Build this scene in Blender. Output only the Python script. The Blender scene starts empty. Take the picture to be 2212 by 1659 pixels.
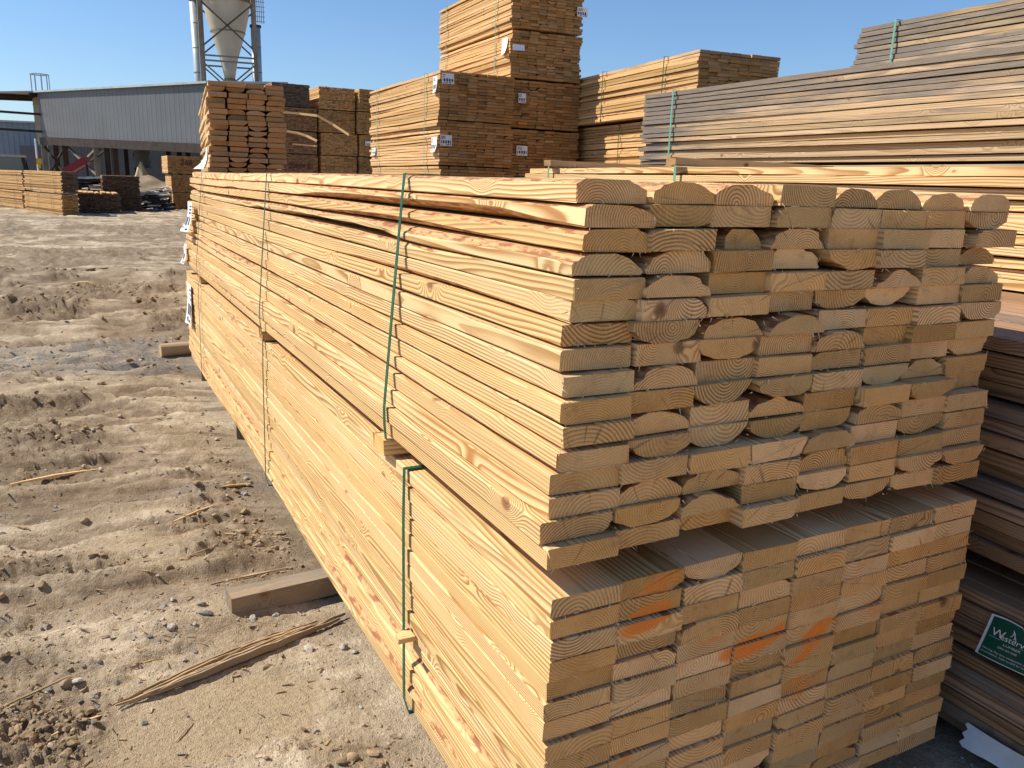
import bpy, math, random
import numpy as np
from mathutils import Matrix, Vector
sc = bpy.context.scene
COL = sc.collection
rad = math.radians

# ------------------------------------------------------------------ camera
cam_d = bpy.data.cameras.new('camera')
cam = bpy.data.objects.new('camera', cam_d); COL.objects.link(cam)
cam_d.sensor_width = 36.0
cam_d.lens = 36.0 * 1755.5 / 2212.0
cam_d.clip_start = 0.05; cam_d.clip_end = 5000
CP = Vector((-0.663, -1.102, 1.457))
YAW, PIT, ROL = 0.4883, 0.2402, 0.0337
fw = Vector((math.sin(YAW)*math.cos(PIT), math.cos(YAW)*math.cos(PIT), -math.sin(PIT)))
rt = Vector((math.cos(YAW), -math.sin(YAW), 0)); up = rt.cross(fw)
r2 = math.cos(ROL)*rt + math.sin(ROL)*up; u2 = -math.sin(ROL)*rt + math.cos(ROL)*up
M = Matrix((r2, u2, -fw)).transposed().to_4x4(); M.translation = CP
cam.matrix_world = M
sc.camera = cam

# ------------------------------------------------------------------ light
SUN_EL = rad(47.0)
SUN_AZ = (-0.86, 0.51)                     # horizontal direction towards the sun
world = bpy.data.worlds.new('World'); sc.world = world
world.use_nodes = True
wn_ = world.node_tree
bg = wn_.nodes['Background']
sky = wn_.nodes.new('ShaderNodeTexSky'); sky.sky_type = 'NISHITA'
sky.sun_disc = False; sky.sun_elevation = SUN_EL
sky.sun_rotation = math.atan2(SUN_AZ[0], SUN_AZ[1])
sky.air_density = 1.0; sky.dust_density = 0.35; sky.ozone_density = 8.0; sky.altitude = 0
wn_.links.new(sky.outputs[0], bg.inputs[0]); bg.inputs[1].default_value = 0.10
sd = bpy.data.lights.new('sun', 'SUN'); sd.energy = 4.5; sd.angle = rad(0.53); sd.color = (1.0, 0.93, 0.82)
sun = bpy.data.objects.new('sun', sd); COL.objects.link(sun)
L = Vector((SUN_AZ[0]*math.cos(SUN_EL), SUN_AZ[1]*math.cos(SUN_EL), math.sin(SUN_EL)))
sun.rotation_euler = L.to_track_quat('Z', 'Y').to_euler()
sun.location = (-10, 8, 20)
vs = sc.view_settings
vs.view_transform = 'Standard'; vs.look = 'None'; vs.gamma = 1.0; vs.exposure = 0.5
vs.use_curve_mapping = False
sc.cycles.max_bounces = 8

# ------------------------------------------------------------------ helpers
def tag(o, label=None, cat=None, group=None, kind=None):
    if label: o['label'] = label
    if cat: o['category'] = cat
    if group: o['group'] = group
    if kind: o['kind'] = kind
    return o

def empty(name, loc=(0, 0, 0), rz=0.0):
    o = bpy.data.objects.new(name, None); COL.objects.link(o)
    o.location = loc; o.rotation_euler = (0, 0, rz); o.empty_display_size = 0.1
    return o

def link(name, me, mats, parent=None):
    for m in (mats if isinstance(mats, (list, tuple)) else [mats]):
        me.materials.append(m)
    o = bpy.data.objects.new(name, me); COL.objects.link(o)
    if parent is not None: o.parent = parent
    return o

class MB:
    """collects verts, faces, material index and optional wood attributes"""
    def __init__(s):
        s.v = []; s.f = []; s.mi = []; s.bc = []; s.br = []; s.wn = []; s.n = 0
    def add(s, v, f, mi=0, bc=None, br=None, wn=None):
        v = np.asarray(v, float).reshape(-1, 3); k = len(v)
        s.v.append(v)
        s.f += [[i + s.n for i in q] for q in f]
        s.mi += (list(mi) if hasattr(mi, '__len__') else [mi]*len(f))
        s.bc.append(np.zeros((k, 3)) if bc is None else bc)
        s.br.append(np.tile((1., 120., 0.), (k, 1)) if br is None else br)
        s.wn.append(np.zeros(k) if wn is None else wn)
        s.n += k
    def box(s, lo, hi, mi=0):
        x0, y0, z0 = lo; x1, y1, z1 = hi
        s.add([(x0,y0,z0),(x1,y0,z0),(x1,y1,z0),(x0,y1,z0),(x0,y0,z1),(x1,y0,z1),(x1,y1,z1),(x0,y1,z1)],
              [(0,3,2,1),(4,5,6,7),(0,1,5,4),(1,2,6,5),(2,3,7,6),(3,0,4,7)], mi)
    def bar(s, a, b, w, h=None, mi=0, upv=(0, 0, 1)):
        h = h or w
        a = Vector(a); b = Vector(b); d = (b-a).normalized(); u = Vector(upv)
        if abs(d.dot(u)) > 0.98: u = Vector((0, 1, 0))
        x = d.cross(u).normalized(); y = x.cross(d).normalized()
        vs_ = [p + x*(sx*w/2) + y*(sy*h/2) for p in (a, b) for sx, sy in ((-1,-1),(1,-1),(1,1),(-1,1))]
        s.add([tuple(q) for q in vs_], [(3,2,1,0),(4,5,6,7),(0,1,5,4),(1,2,6,5),(2,3,7,6),(3,0,4,7)], mi)
    def tube(s, pts, rs, n=16, cap=True, mi=0):
        """frustum chain along a polyline"""
        pts = [Vector(p) for p in pts]; vs_ = []
        for i, p in enumerate(pts):
            d = (pts[min(i+1, len(pts)-1)] - pts[max(i-1, 0)]).normalized()
            u = Vector((0, 0, 1)) if abs(d.z) < 0.9 else Vector((0, 1, 0))
            x = d.cross(u).normalized(); y = x.cross(d)
            r = rs[i] if hasattr(rs, '__len__') else rs
            for k in range(n):
                t = 2*math.pi*k/n
                vs_.append(tuple(p + x*(r*math.cos(t)) + y*(r*math.sin(t))))
        f = []
        for i in range(len(pts)-1):
            for k in range(n):
                f.append((i*n+k, i*n+(k+1) % n, (i+1)*n+(k+1) % n, (i+1)*n+k))
        if cap:
            f.append(tuple(range(n))[::-1]); f.append(tuple((len(pts)-1)*n+k for k in range(n)))
        s.add(vs_, f, mi)
    def mesh(s, name, wood=True, smooth=False):
        me = bpy.data.meshes.new(name)
        V = np.concatenate(s.v)
        me.from_pydata(V.tolist(), [], s.f)
        me.polygons.foreach_set('material_index', np.array(s.mi, 'i'))
        if wood:
            a = me.attributes.new('bc', 'FLOAT_VECTOR', 'POINT'); a.data.foreach_set('vector', np.concatenate(s.bc).ravel())
            a = me.attributes.new('br', 'FLOAT_VECTOR', 'POINT'); a.data.foreach_set('vector', np.concatenate(s.br).ravel())
            a = me.attributes.new('wn', 'FLOAT', 'POINT'); a.data.foreach_set('value', np.concatenate(s.wn).ravel())
        if smooth: me.polygons.foreach_set('use_smooth', np.ones(len(s.f), bool))
        me.update()
        return me
    def build(s, name, mats, parent=None, wood=False, smooth=False):
        return link(name, s.mesh(name, wood, smooth), mats, parent)

# numpy value noise -----------------------------------------------------
_T = np.random.RandomState(7).rand(256, 256)
def vnoise(x, y):
    xi = np.floor(x).astype(int); yi = np.floor(y).astype(int)
    fx = x - xi; fy = y - yi
    fx = fx*fx*(3-2*fx); fy = fy*fy*(3-2*fy)
    a = _T[xi % 256, yi % 256]; b = _T[(xi+1) % 256, yi % 256]
    c = _T[xi % 256, (yi+1) % 256]; d = _T[(xi+1) % 256, (yi+1) % 256]
    return (a*(1-fx)+b*fx)*(1-fy) + (c*(1-fx)+d*fx)*fy
def fbm(x, y, o=4):
    r = 0; am = 0.5
    for i in range(o):
        r = r + am*vnoise(x + 17.3*i, y - 9.1*i); x = x*2.03; y = y*2.03; am *= 0.5
    return r

# ------------------------------------------------------------------ shader helpers
class SH:
    def __init__(s, name, rough=0.7, spec=0.25):
        s.m = bpy.data.materials.new(name); s.m.use_nodes = True
        s.t = s.m.node_tree; s.b = s.t.nodes['Principled BSDF']
        s.b.inputs['Roughness'].default_value = rough
        s.b.inputs['Specular IOR Level'].default_value = spec
    def n(s, typ, ins=None, **kw):
        nd = s.t.nodes.new(typ)
        for k, v in kw.items(): setattr(nd, k, v)
        for k, v in (ins or {}).items():
            s.set(nd.inputs[k], v)
        return nd
    def set(s, sock, v):
        if isinstance(v, bpy.types.NodeSocket): s.t.links.new(v, sock)
        else:
            if sock.type == 'RGBA' and len(v) == 3: v = tuple(v) + (1,)
            sock.default_value = v
    def math(s, op, a, b=0.0, c=0.0, clamp=False):
        nd = s.n('ShaderNodeMath', {0: a, 1: b, 2: c}, operation=op); nd.use_clamp = clamp
        return nd.outputs[0]
    def vmath(s, op, a, b=(0, 0, 0)):
        return s.n('ShaderNodeVectorMath', {0: a, 1: b}, operation=op).outputs[0]
    def ramp(s, v, lo, hi, a=0.0, b=1.0, smooth=True):
        nd = s.n('ShaderNodeMapRange', {0: v, 1: lo, 2: hi, 3: a, 4: b})
        if smooth: nd.interpolation_type = 'SMOOTHSTEP'
        return nd.outputs[0]
    def mix(s, f, a, b, mode='MIX'):
        nd = s.n('ShaderNodeMix', data_type='RGBA', blend_type=mode)
        s.set(nd.inputs[0], f); s.set(nd.inputs[6], a); s.set(nd.inputs[7], b)
        return nd.outputs[2]
    def noise(s, vec, scale, detail=2.0, rough=0.5, out=0):
        return s.n('ShaderNodeTexNoise', {'Vector': vec, 'Scale': scale, 'Detail': detail, 'Roughness': rough}).outputs[out]
    def attr(s, name, out='Vector'):
        return s.n('ShaderNodeAttribute', attribute_name=name).outputs[out]
    def sep(s, v):
        nd = s.n('ShaderNodeSeparateXYZ', {0: v}); return nd.outputs
    def comb(s, x, y, z):
        return s.n('ShaderNodeCombineXYZ', {0: x, 1: y, 2: z}).outputs[0]
    def color(s, c): s.set(s.b.inputs['Base Color'], c)
    def rough(s, c): s.set(s.b.inputs['Roughness'], c)
    def bump(s, h, strength=0.5, dist=0.01):
        nd = s.n('ShaderNodeBump', {'Strength': strength, 'Distance': dist, 'Height': h})
        s.set(s.b.inputs['Normal'], nd.outputs[0])
    def obj(s): return s.n('ShaderNodeTexCoord').outputs['Object']

def simple(name, col, rough=0.7, var=0.15, scale=6.0, metal=0.0, spec=0.25, stain=None):
    s = SH(name, rough, spec)
    o = s.obj()
    nz = s.noise(o, scale, 4, 0.6)
    c = s.mix(s.ramp(nz, 0.3, 0.7), tuple(x*(1-var) for x in col), tuple(min(1, x*(1+var)) for x in col))
    if stain:
        n2 = s.noise(s.vmath('MULTIPLY', o, (1.0, 1.0, 0.25)), scale*0.6, 5, 0.65)
        c = s.mix(s.ramp(n2, 0.52, 0.75), c, stain)
    s.color(c); s.b.inputs['Metallic'].default_value = metal
    s.bump(s.noise(o, scale*8, 3), 0.15, 0.004)
    return s.m

def wood(name, early, late, contrast=1.0, end=False, grey=(0.22, 0.195, 0.17), knots=True, paint=None, streak=0.5, bump=0.35):
    s = SH(name, 0.68, 0.22)
    bc = s.attr('bc'); br = s.sep(s.attr('br')); wn = s.attr('wn', 'Fac')
    u, v, w = s.sep(bc)
    tone, freq, gr = br
    # growth rings around a pith line, warped, and bent round the knots
    slow = s.sep(s.noise(s.vmath('MULTIPLY', bc, (4.0, 0.8, 4.0)), 1.0, 2, 0.5, out=1))
    fast = s.sep(s.noise(s.vmath('MULTIPLY', bc, (26.0, 3.0, 26.0)), 1.0, 1, 0.5, out=1))
    def off(a, b, k1, k2): return s.math('ADD', s.math('MULTIPLY', s.math('SUBTRACT', a, 0.5), k1), s.math('MULTIPLY', s.math('SUBTRACT', b, 0.5), k2))
    uu = s.math('ADD', u, off(slow[0], fast[0], 0.045, 0.006))
    ww = s.math('ADD', w, off(slow[2], fast[2], 0.045, 0.006))
    r = s.math('SQRT', s.math('ADD', s.math('MULTIPLY', uu, uu), s.math('MULTIPLY', ww, ww)))
    vor = s.n('ShaderNodeTexVoronoi', {'Vector': s.vmath('MULTIPLY', bc, (5.6, 4.2, 5.6)), 'Scale': 1.0, 'Randomness': 1.0})
    kd = s.math('MULTIPLY', vor.outputs['Distance'], 0.195)
    kn = s.ramp(kd, 0.085, 0.0)
    r = s.math('ADD', r, s.math('MULTIPLY', s.math('MULTIPLY', kn, kn), 0.045))
    saw = s.math('FRACT', s.math('MULTIPLY', r, freq))
    ring = s.math('MULTIPLY', s.ramp(saw, 0.25, 0.86), s.ramp(saw, 1.0, 0.92))
    fib = s.noise(s.vmath('MULTIPLY', bc, (420.0, 7.0, 420.0)), 1.0, 2, 0.6)
    fade = s.ramp(s.noise(s.vmath('MULTIPLY', bc, (9.0, 1.1, 9.0)), 1.0, 2), 0.3, 0.62, 0.45, 1.0)
    f = s.math('MULTIPLY', s.math('MULTIPLY', ring, contrast), fade, clamp=True)
    hue = s.math('FRACT', s.math('MULTIPLY', tone, 61.7))
    if end:
        f = s.math('MULTIPLY', f, s.ramp(s.math('FRACT', s.math('MULTIPLY', hue, 7.3)), 0, 1, .35, 1.15, False))
        early = s.mix(hue, tuple(x*k for x, k in zip(early, (1.0, 1.10, 1.38))), tuple(x*k for x, k in zip(early, (.97, .86, .68))))
    else:
        early = s.mix(hue, tuple(x*k for x, k in zip(early, (1.03, 1.04, 1.12))), tuple(x*k for x, k in zip(early, (.98, .95, .86))))
    c = s.mix(f, early, late)
    # heartwood tint in long bands, per board tone
    hw = s.ramp(s.noise(s.vmath('MULTIPLY', bc, (7.0, 0.5, 7.0)), 1.0, 2), 0.48, 0.72, 0.0, streak)
    c = s.mix(hw, c, tuple(x*k for x, k in zip(late, (1.25, 1.2, 1.05))))
    tn = s.math('MULTIPLY', tone, s.ramp(fib, 0.2, 0.8, 0.90, 1.10, False))
    c = s.mix(1.0, c, s.comb(tn, tn, s.math('MULTIPLY', tn, s.ramp(tone, 0.7, 1.15, 0.88, 1.05, False))), 'MULTIPLY')
    if knots:
        kc = s.mix(s.ramp(kd, 0.004, 0.014), (0.10, 0.045, 0.02), (0.27, 0.12, 0.045))
        c = s.mix(s.ramp(kd, 0.022, 0.013, 0.0, 0.85), c, kc)
    if end:
        sp = s.noise(s.vmath('MULTIPLY', bc, (330.0, 330.0, 330.0)), 1.0, 2, 0.7)
        c = s.mix(s.ramp(sp, 0.56, 0.72, 0.0, 0.34), c, (0.78, 0.62, 0.42))
        c = s.mix(s.ramp(sp, 0.44, 0.28, 0.0, 0.32), c, (0.24, 0.12, 0.045))
        # drying checks run out from the pith, dirt in soft patches
        ang = s.math('ARCTAN2', w, u)
        ck = s.noise(s.comb(s.math('MULTIPLY', ang, 7.0), s.math('MULTIPLY', tone, 90.0), s.math('MULTIPLY', r, 6.0)), 1.0, 2, 0.6)
        c = s.mix(s.ramp(ck, 0.66, 0.74, 0.0, 0.55), c, (0.16, 0.075, 0.028))
        dn = s.noise(s.vmath('MULTIPLY', bc, (22.0, 3.0, 30.0)), 1.0, 4, 0.6)
        c = s.mix(s.ramp(dn, 0.54, 0.76, 0.0, 0.4), c, s.mix(1.0, c, (0.50, 0.40, 0.32), 'MULTIPLY'))
        saw_ = s.noise(s.comb(s.math('MULTIPLY', u, 500.0), s.math('MULTIPLY', tone, 40.0), s.math('MULTIPLY', w, 25.0)), 1.0, 2, 0.6)
        c = s.mix(s.ramp(saw_, 0.5, 0.75, 0.0, 0.22), c, (0.85, 0.66, 0.42))
    # weathering: grey creeps along the grain
    gn = s.noise(s.vmath('MULTIPLY', bc, (14.0, 1.3, 14.0)), 1.0, 4, 0.62)
    gf = s.ramp(s.math('ADD', s.math('MULTIPLY', gr, 1.35), s.math('SUBTRACT', gn, 0.85)), 0.0, 0.42)
    gcol = s.mix(s.ramp(fib, 0.3, 0.7), tuple(x*0.72 for x in grey), tuple(x*1.25 for x in grey))
    gcol = s.mix(s.math('MULTIPLY', ring, 0.3), gcol, tuple(x*0.5 for x in grey))
    c = s.mix(s.math('MULTIPLY', gf, 0.93), c, gcol)
    # inner bark on the waney edges
    wv = s.noise(s.vmath('MULTIPLY', bc, (60.0, 14.0, 60.0)), 1.0, 4, 0.65)
    bk = s.mix(s.ramp(wv, 0.40, 0.56), (0.30, 0.125, 0.055), (0.62, 0.36, 0.16))
    bk = s.mix(s.ramp(wv, 0.63, 0.70), bk, (0.10, 0.045, 0.03))
    if not end:
        c = s.mix(s.ramp(s.math('ADD', wn, s.math('MULTIPLY', s.math('SUBTRACT', gn, 0.5), 0.9)), 0.35, 0.75), c, bk)
    if paint:
        o = s.sep(s.obj()); acc = None
        pn = s.noise(s.obj(), 38.0, 4, 0.7)
        for (px, pz, rx, rz, ang, k) in paint:
            dx = s.math('SUBTRACT', o[0], px); dz = s.math('SUBTRACT', o[2], pz)
            ca, sa = math.cos(ang), math.sin(ang)
            a = s.math('DIVIDE', s.math('ADD', s.math('MULTIPLY', dx, ca), s.math('MULTIPLY', dz, sa)), rx)
            b = s.math('DIVIDE', s.math('SUBTRACT', s.math('MULTIPLY', dz, ca), s.math('MULTIPLY', dx, sa)), rz)
            d = s.math('SQRT', s.math('ADD', s.math('MULTIPLY', a, a), s.math('MULTIPLY', b, b)))
            q = s.math('MULTIPLY', s.ramp(d, 1.05, 0.15), k)
            acc = q if acc is None else s.math('MAXIMUM', acc, q)
        pf = s.math('MULTIPLY', s.ramp(s.math('ADD', acc, s.math('MULTIPLY', s.math('SUBTRACT', pn, 0.62), 1.3)), 0.05, 0.45), s.ramp(acc, 0.0, 0.9, 0.2, 0.95))
        c = s.mix(pf, c, (0.95, 0.26, 0.035))
    s.color(c)
    if end:
        h = s.math('ADD', s.math('MULTIPLY', s.noise(s.vmath('MULTIPLY', bc, (260.0, 260.0, 260.0)), 1.0, 3, 0.7), 1.0), s.math('MULTIPLY', ring, 0.35))
        s.bump(h, 0.55, 0.003)
    else:
        h = s.math('ADD', s.math('MULTIPLY', fib, 0.5), s.math('MULTIPLY', s.math('MULTIPLY', wv, wn), 4.0))
        h = s.math('ADD', h, s.math('MULTIPLY', ring, 0.4))
        s.bump(h, bump, 0.0025)
    return s.m

PAINT = [(0.215, 0.582, 0.09775, 0.036, 0.25, 1.15), (0.24, 0.645, 0.11499999999999999, 0.042, 0.2, 0.55), (0.33, 0.64, 0.057499999999999996, 0.024, 0.2, 0.4),
         (0.49, 0.448, 0.10924999999999999, 0.0312, 0.12, 1.4), (0.565, 0.46, 0.057499999999999996, 0.021599999999999998, 0.5, 1.1), (0.44, 0.41, 0.06899999999999999, 0.024, 0.4, 0.4),
         (0.695, 0.43, 0.07475, 0.0312, 0.5, 1.4), (0.645, 0.385, 0.06899999999999999, 0.0168, 0.45, 0.9), (0.65, 0.325, 0.05175, 0.0144, 0.4, 0.7),
         (0.665, 0.295, 0.06899999999999999, 0.021599999999999998, 0.6, 0.62), (0.867, 0.449, 0.06899999999999999, 0.042, 0.3, 0.5), (0.825, 0.574, 0.06899999999999999, 0.03, 0.2, 0.42),
         (0.185, 0.282, 0.05175, 0.0144, 0.3, 0.55), (0.4, 0.49, 0.11499999999999999, 0.012, 0.15, 0.45)]
FRESH = (wood('fresh_pine_side', (0.81, 0.575, 0.290), (0.41, 0.205, 0.068), 1.05, streak=0.2),
         wood('fresh_pine_end', (0.90, 0.515, 0.190), (0.38, 0.155, 0.040), 1.05, end=True, streak=0.25))
FRESHP = (FRESH[0], wood('painted_pine_end', (0.90, 0.52, 0.20), (0.41, 0.175, 0.05), 1.05, end=True, paint=PAINT, streak=0.3))
YELLOW = (wood('yellow_pine_side', (0.70, 0.45, 0.21), (0.45, 0.235, 0.085), 0.75, streak=0.4),
          wood('yellow_pine_end', (0.47, 0.245, 0.08), (0.24, 0.11, 0.033), 0.7, end=True, knots=False, streak=0.5))
AGED = (wood('aged_pine_side', (0.56, 0.405, 0.235), (0.34, 0.205, 0.10), 0.85, grey=(0.195, 0.165, 0.135), streak=0.3),
        wood('aged_pine_end', (0.40, 0.24, 0.10), (0.24, 0.12, 0.045), 0.7, end=True, grey=(0.16, 0.13, 0.10)))
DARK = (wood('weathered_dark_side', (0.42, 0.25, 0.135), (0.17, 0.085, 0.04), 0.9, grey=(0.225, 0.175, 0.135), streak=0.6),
        wood('weathered_shaded_end', (0.10, 0.066, 0.042), (0.045, 0.028, 0.018), 0.8, end=True, knots=False, grey=(0.075, 0.06, 0.05)))  # near-black: weathering plus painted shade of ends turned from the sun
OLD = (wood('old_stick_side', (0.47, 0.34, 0.20), (0.24, 0.15, 0.075), 0.8, grey=(0.25, 0.21, 0.16)),
       wood('old_stick_end', (0.34, 0.25, 0.15), (0.19, 0.12, 0.06), 0.8, end=True, grey=(0.22, 0.18, 0.14)))

M_strap = simple('green_plastic_strap', (0.010, 0.090, 0.045), 0.45, 0.2, 30, spec=0.3)
M_strap2 = simple('pale_green_strap', (0.12, 0.36, 0.26), 0.4, 0.15, 30, spec=0.5)
M_paper = simple('white_label_paper', (0.80, 0.80, 0.80), 0.55, 0.05, 8)
M_print = simple('black_print', (0.05, 0.05, 0.055), 0.6, 0.2, 60)
M_marker = simple('purple_marker_paint', (0.09, 0.025, 0.045), 0.7, 0.2, 20)
M_chip = simple('pale_wood_fibre', (0.72, 0.54, 0.33), 0.8, 0.2, 40)

# ------------------------------------------------------------------ boards
rng = np.random.RandomState(11)
CUTS = {'R': (0, 0, 0, 0), 'U': (0, 0, 1, 1), 'D': (1, 1, 0, 0), 'a': (0, 0, 0, .8), 'b': (0, 0, .8, 0), 'c': (.8, 0, 0, 0), 'd': (0, .8, 0, 0)}

def snoise(v, seed, sc_):
    return vnoise(np.asarray(v)*sc_ + seed*3.71, np.full(np.shape(v), seed*1.37)) - 0.5

def board(mb, x0, z0, w, t, y0, y1, code='R', nseg=4, m=3, tone=1.0, grey=0.0, lean=None, bow=0.0, fac=None, endgrey=0.0, rag=0.0, ring=None, wav=1.0, bowz=.3):
    """one sawn board running along +y; near end at y0. code = which corners are waney (log surface)"""
    cu = CUTS[code]
    if fac: cu = tuple(a*b for a, b in zip(cu, fac))
    seed = rng.rand()*200
    ys = np.linspace(y0, y1, nseg+1)
    if nseg > 6: ys[1:-1] += rng.uniform(-.3, .3, nseg-1)*(y1-y0)/nseg
    dome = code in 'UD'
    A0 = rng.uniform(.33, .48)*w if dome else rng.uniform(.16, .38)*w
    B0 = rng.uniform(.62, .96)*t if dome else rng.uniform(.40, .9)*t
    cu = tuple(a*rng.uniform(.72, 1.1) for a in cu)
    wob_ = rng.normal(0, .035, (4, 12))
    K = 4*m; V = []; WN = []
    ph = np.linspace(0, math.pi/2, m); cs, sn = np.cos(ph), np.sin(ph)
    if m > 3:
        lin = np.linspace(0, 1, m); q_ = rng.uniform(.35, .95); cs = q_*cs+(1-q_)*(1-lin); sn = q_*sn+(1-q_)*lin
    for i, y in enumerate(ys):
        pos = []
        wl = []
        for k in range(4):
            c = cu[k]
            if c > 0:
                g = c*np.clip(1 + 1.1*snoise(y, seed+k*7, 1.1)*min(1, (y-y0)*3) + 0.5*snoise(y, seed+k*3, 4.0), .25, 1.12)
            elif nseg > 20 and k in (0, 3) and (seed*7 % 1) < .62:
                g = max(0, wav*(3.4*float(snoise(y, seed+k*5+40, .9))+.5*float(snoise(y, seed+k, 4.0))-0.22))*min(1, (y-y0)*2.5); g = min(g, 1.25)
            elif nseg > 6 and code != 'R':
                g = max(0, 1.6*float(snoise(y, seed+k*5+40, .7))-0.25)*min(1, (y-y0)*2)
            else: g = 0
            ev = .0030 if nseg > 20 else .0016
            pos.append((max(ev, A0*g), max(ev*.9, B0*g))); wl.append(g > .06)
        P = []; wv = []
        cs0, sn0 = cs, sn
        for k, (a, b) in enumerate(pos):
            if m > 3 and wl[k]:
                cs = np.clip(cs0 + np.r_[0, wob_[k, :m-2], 0], 0, 1); sn = np.clip(sn0 + np.r_[0, wob_[k, :m-2]*.8, 0], 0, 1)
            else: cs, sn = cs0, sn0
            if k == 0: P += list(zip(a*(1-cs), b*(1-sn)))
            elif k == 1: P += list(zip(w-a*(1-sn), b*(1-cs)))
            elif k == 2: P += list(zip(w-a*(1-cs), t-b*(1-sn)))
            else: P += list(zip(a*(1-sn), t-b*(1-cs)))
            q = [1.0 if (wl[k] and 0 < j < m-1) else 0.0 for j in range(m)]
            wv += q
        cs, sn = cs0, sn0
        P = np.array(P)
        if rag and (i == 0):
            P = P + rng.normal(0, rag, P.shape)
        bx = bow*math.sin(3.1*(y-y0)/(y1-y0) + seed) ; bz = bowz*bow*math.sin(9*(y-y0)/(y1-y0)+seed*2)
        X = P[:, 0]+x0+bx; Z = P[:, 1]+z0+bz
        Y = np.full(K, y)
        if rag and i == 0: Y = Y + rng.normal(0, rag*1.2, K)
        V.append(np.stack([X, Y, Z], 1)); WN.append(wv)
    V = np.concatenate(V); WN = np.concatenate(WN)
    F = []; mi = []
    for i in range(len(ys)-1):
        for k in range(K):
            k2 = (k+1) % K
            F.append((i*K+k, i*K+k2, (i+1)*K+k2, (i+1)*K+k)); mi.append(0)
    F.append(tuple(range(K))[::-1]); mi.append(1)
    F.append(tuple(len(ys)*K-K+k for k in range(K))); mi.append(1)
    # fix winding: near cap must face -y, sides outwards
    F = [tuple(f[::-1]) for f in F]
    # pith position in board space
    pu = rng.uniform(-.33, .33)*w
    if code == 'U': pw = -rng.uniform(.3, 1.2)*t
    elif code == 'D': pw = rng.uniform(.3, 1.2)*t
    else: pw = rng.choice([-1, 1])*(rng.uniform(.45, 2.4) if rng.rand() < .85 else .1)*t
    sl = rng.uniform(-.012, .012); sl2 = rng.uniform(-.02, .02)
    vv = V[:, 1]-y0
    BC = np.stack([V[:, 0]-x0-w/2-pu+sl2*vv, V[:, 1]+seed*1.7, V[:, 2]-z0-t/2-pw+sl*vv], 1)
    G = np.full(len(V), grey)
    if endgrey: G = np.maximum(G, grey + endgrey*np.exp(-np.abs(V[:, 1]-y1)/.45))
    BR = np.stack([np.full(len(V), tone), np.full(len(V), ring or rng.uniform(120, 225)), G], 1)
    if lean is not None: V = V + lean
    mb.add(V, F, mi, BC, BR, WN)

def strap_mesh(pts, y, width=.016, thick=.0012, slant=0.0):
    """closed flat band through the x,z points at station y"""
    n = len(pts); V = []
    for k, (x, z) in enumerate(pts):
        for dy in (-width/2, width/2):
            V.append((x, y+dy+slant*z, z))
    c = np.mean(pts, axis=0)
    for (x, z) in pts:
        d = np.array((x, z))-c; d = d/np.linalg.norm(d)*thick*1.4
        for dy in (-width/2, width/2):
            V.append((x+d[0], y+dy+slant*z, z+d[1]))
    F = []
    for k in range(n):
        a, b = 2*k, 2*((k+1) % n); o = 2*n
        F += [(a, b, b+1, a+1), (o+a, o+a+1, o+b+1, o+b), (a, o+a, o+b, b), (a+1, b+1, o+b+1, o+a+1)]
    mb = MB(); mb.add(V, F); return mb

def paper(parent, face, s0, z0, s1, z1, curl=.05, off=.012, seed=0, name='paper_tag', lean=0.0, printed=True):
    """stapled paper label; face L = left side (s runs along y), E = near end (s runs along x)"""
    r = random.Random(seed); nx, nz = 14, 18; V = []; F = []; mi = []
    for j in range(nz+1):
        for i in range(nx+1):
            a, b = i/nx, j/nz
            s = s0+(s1-s0)*a; z = z0+(z1-z0)*b
            o = off + curl*(max(0, b-.25)**2)*(.4+.6*a) + .15*curl*math.sin(5*a+seed)*b
            V.append((-o + lean*z, s, z) if face == 'L' else (s, -o, z))
    for j in range(nz):
        for i in range(nx):
            k = j*(nx+1)+i
            F.append((k, k+1, k+nx+2, k+nx+1))
            inner = 1 <= i < nx-1
            p = 0
            if printed and inner:
                if 9 <= j <= 13: p = 1 if (i*7+seed) % 3 else 0
                elif j in (2, 4, 6): p = 1 if (i < 4+seed % 5 and r.random() < .8) else 0
                elif j in (15, 16): p = 1 if r.random() < .35 else 0
            mi.append(p)
    mb = MB(); mb.add(V, F)
    o = mb.build(name, M_paper, parent)
    pf = [f for f, k in zip(F, mi) if k]
    if pf:
        pv = [(x-.0012, y, z) if face == 'L' else (x, y-.0012, z) for x, y, z in V]
        used = sorted({q for f in pf for q in f}); mp = {q: k for k, q in enumerate(used)}
        pm = MB(); pm.add([pv[q] for q in used], [[mp[q] for q in f] for f in pf]); pm.build('printed_text', M_print, o)
    return o

def hull_left(pts):
    """polyline of leftmost support, top to bottom"""
    pts = sorted(pts, key=lambda p: -p[1]); h = []
    for p in pts:
        while len(h) >= 2 and ((h[-1][0]-h[-2][0])*(p[1]-h[-2][1]) - (h[-1][1]-h[-2][1])*(p[0]-h[-2][0])) < 0: h.pop()
        h.append(p)
    return h

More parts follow.
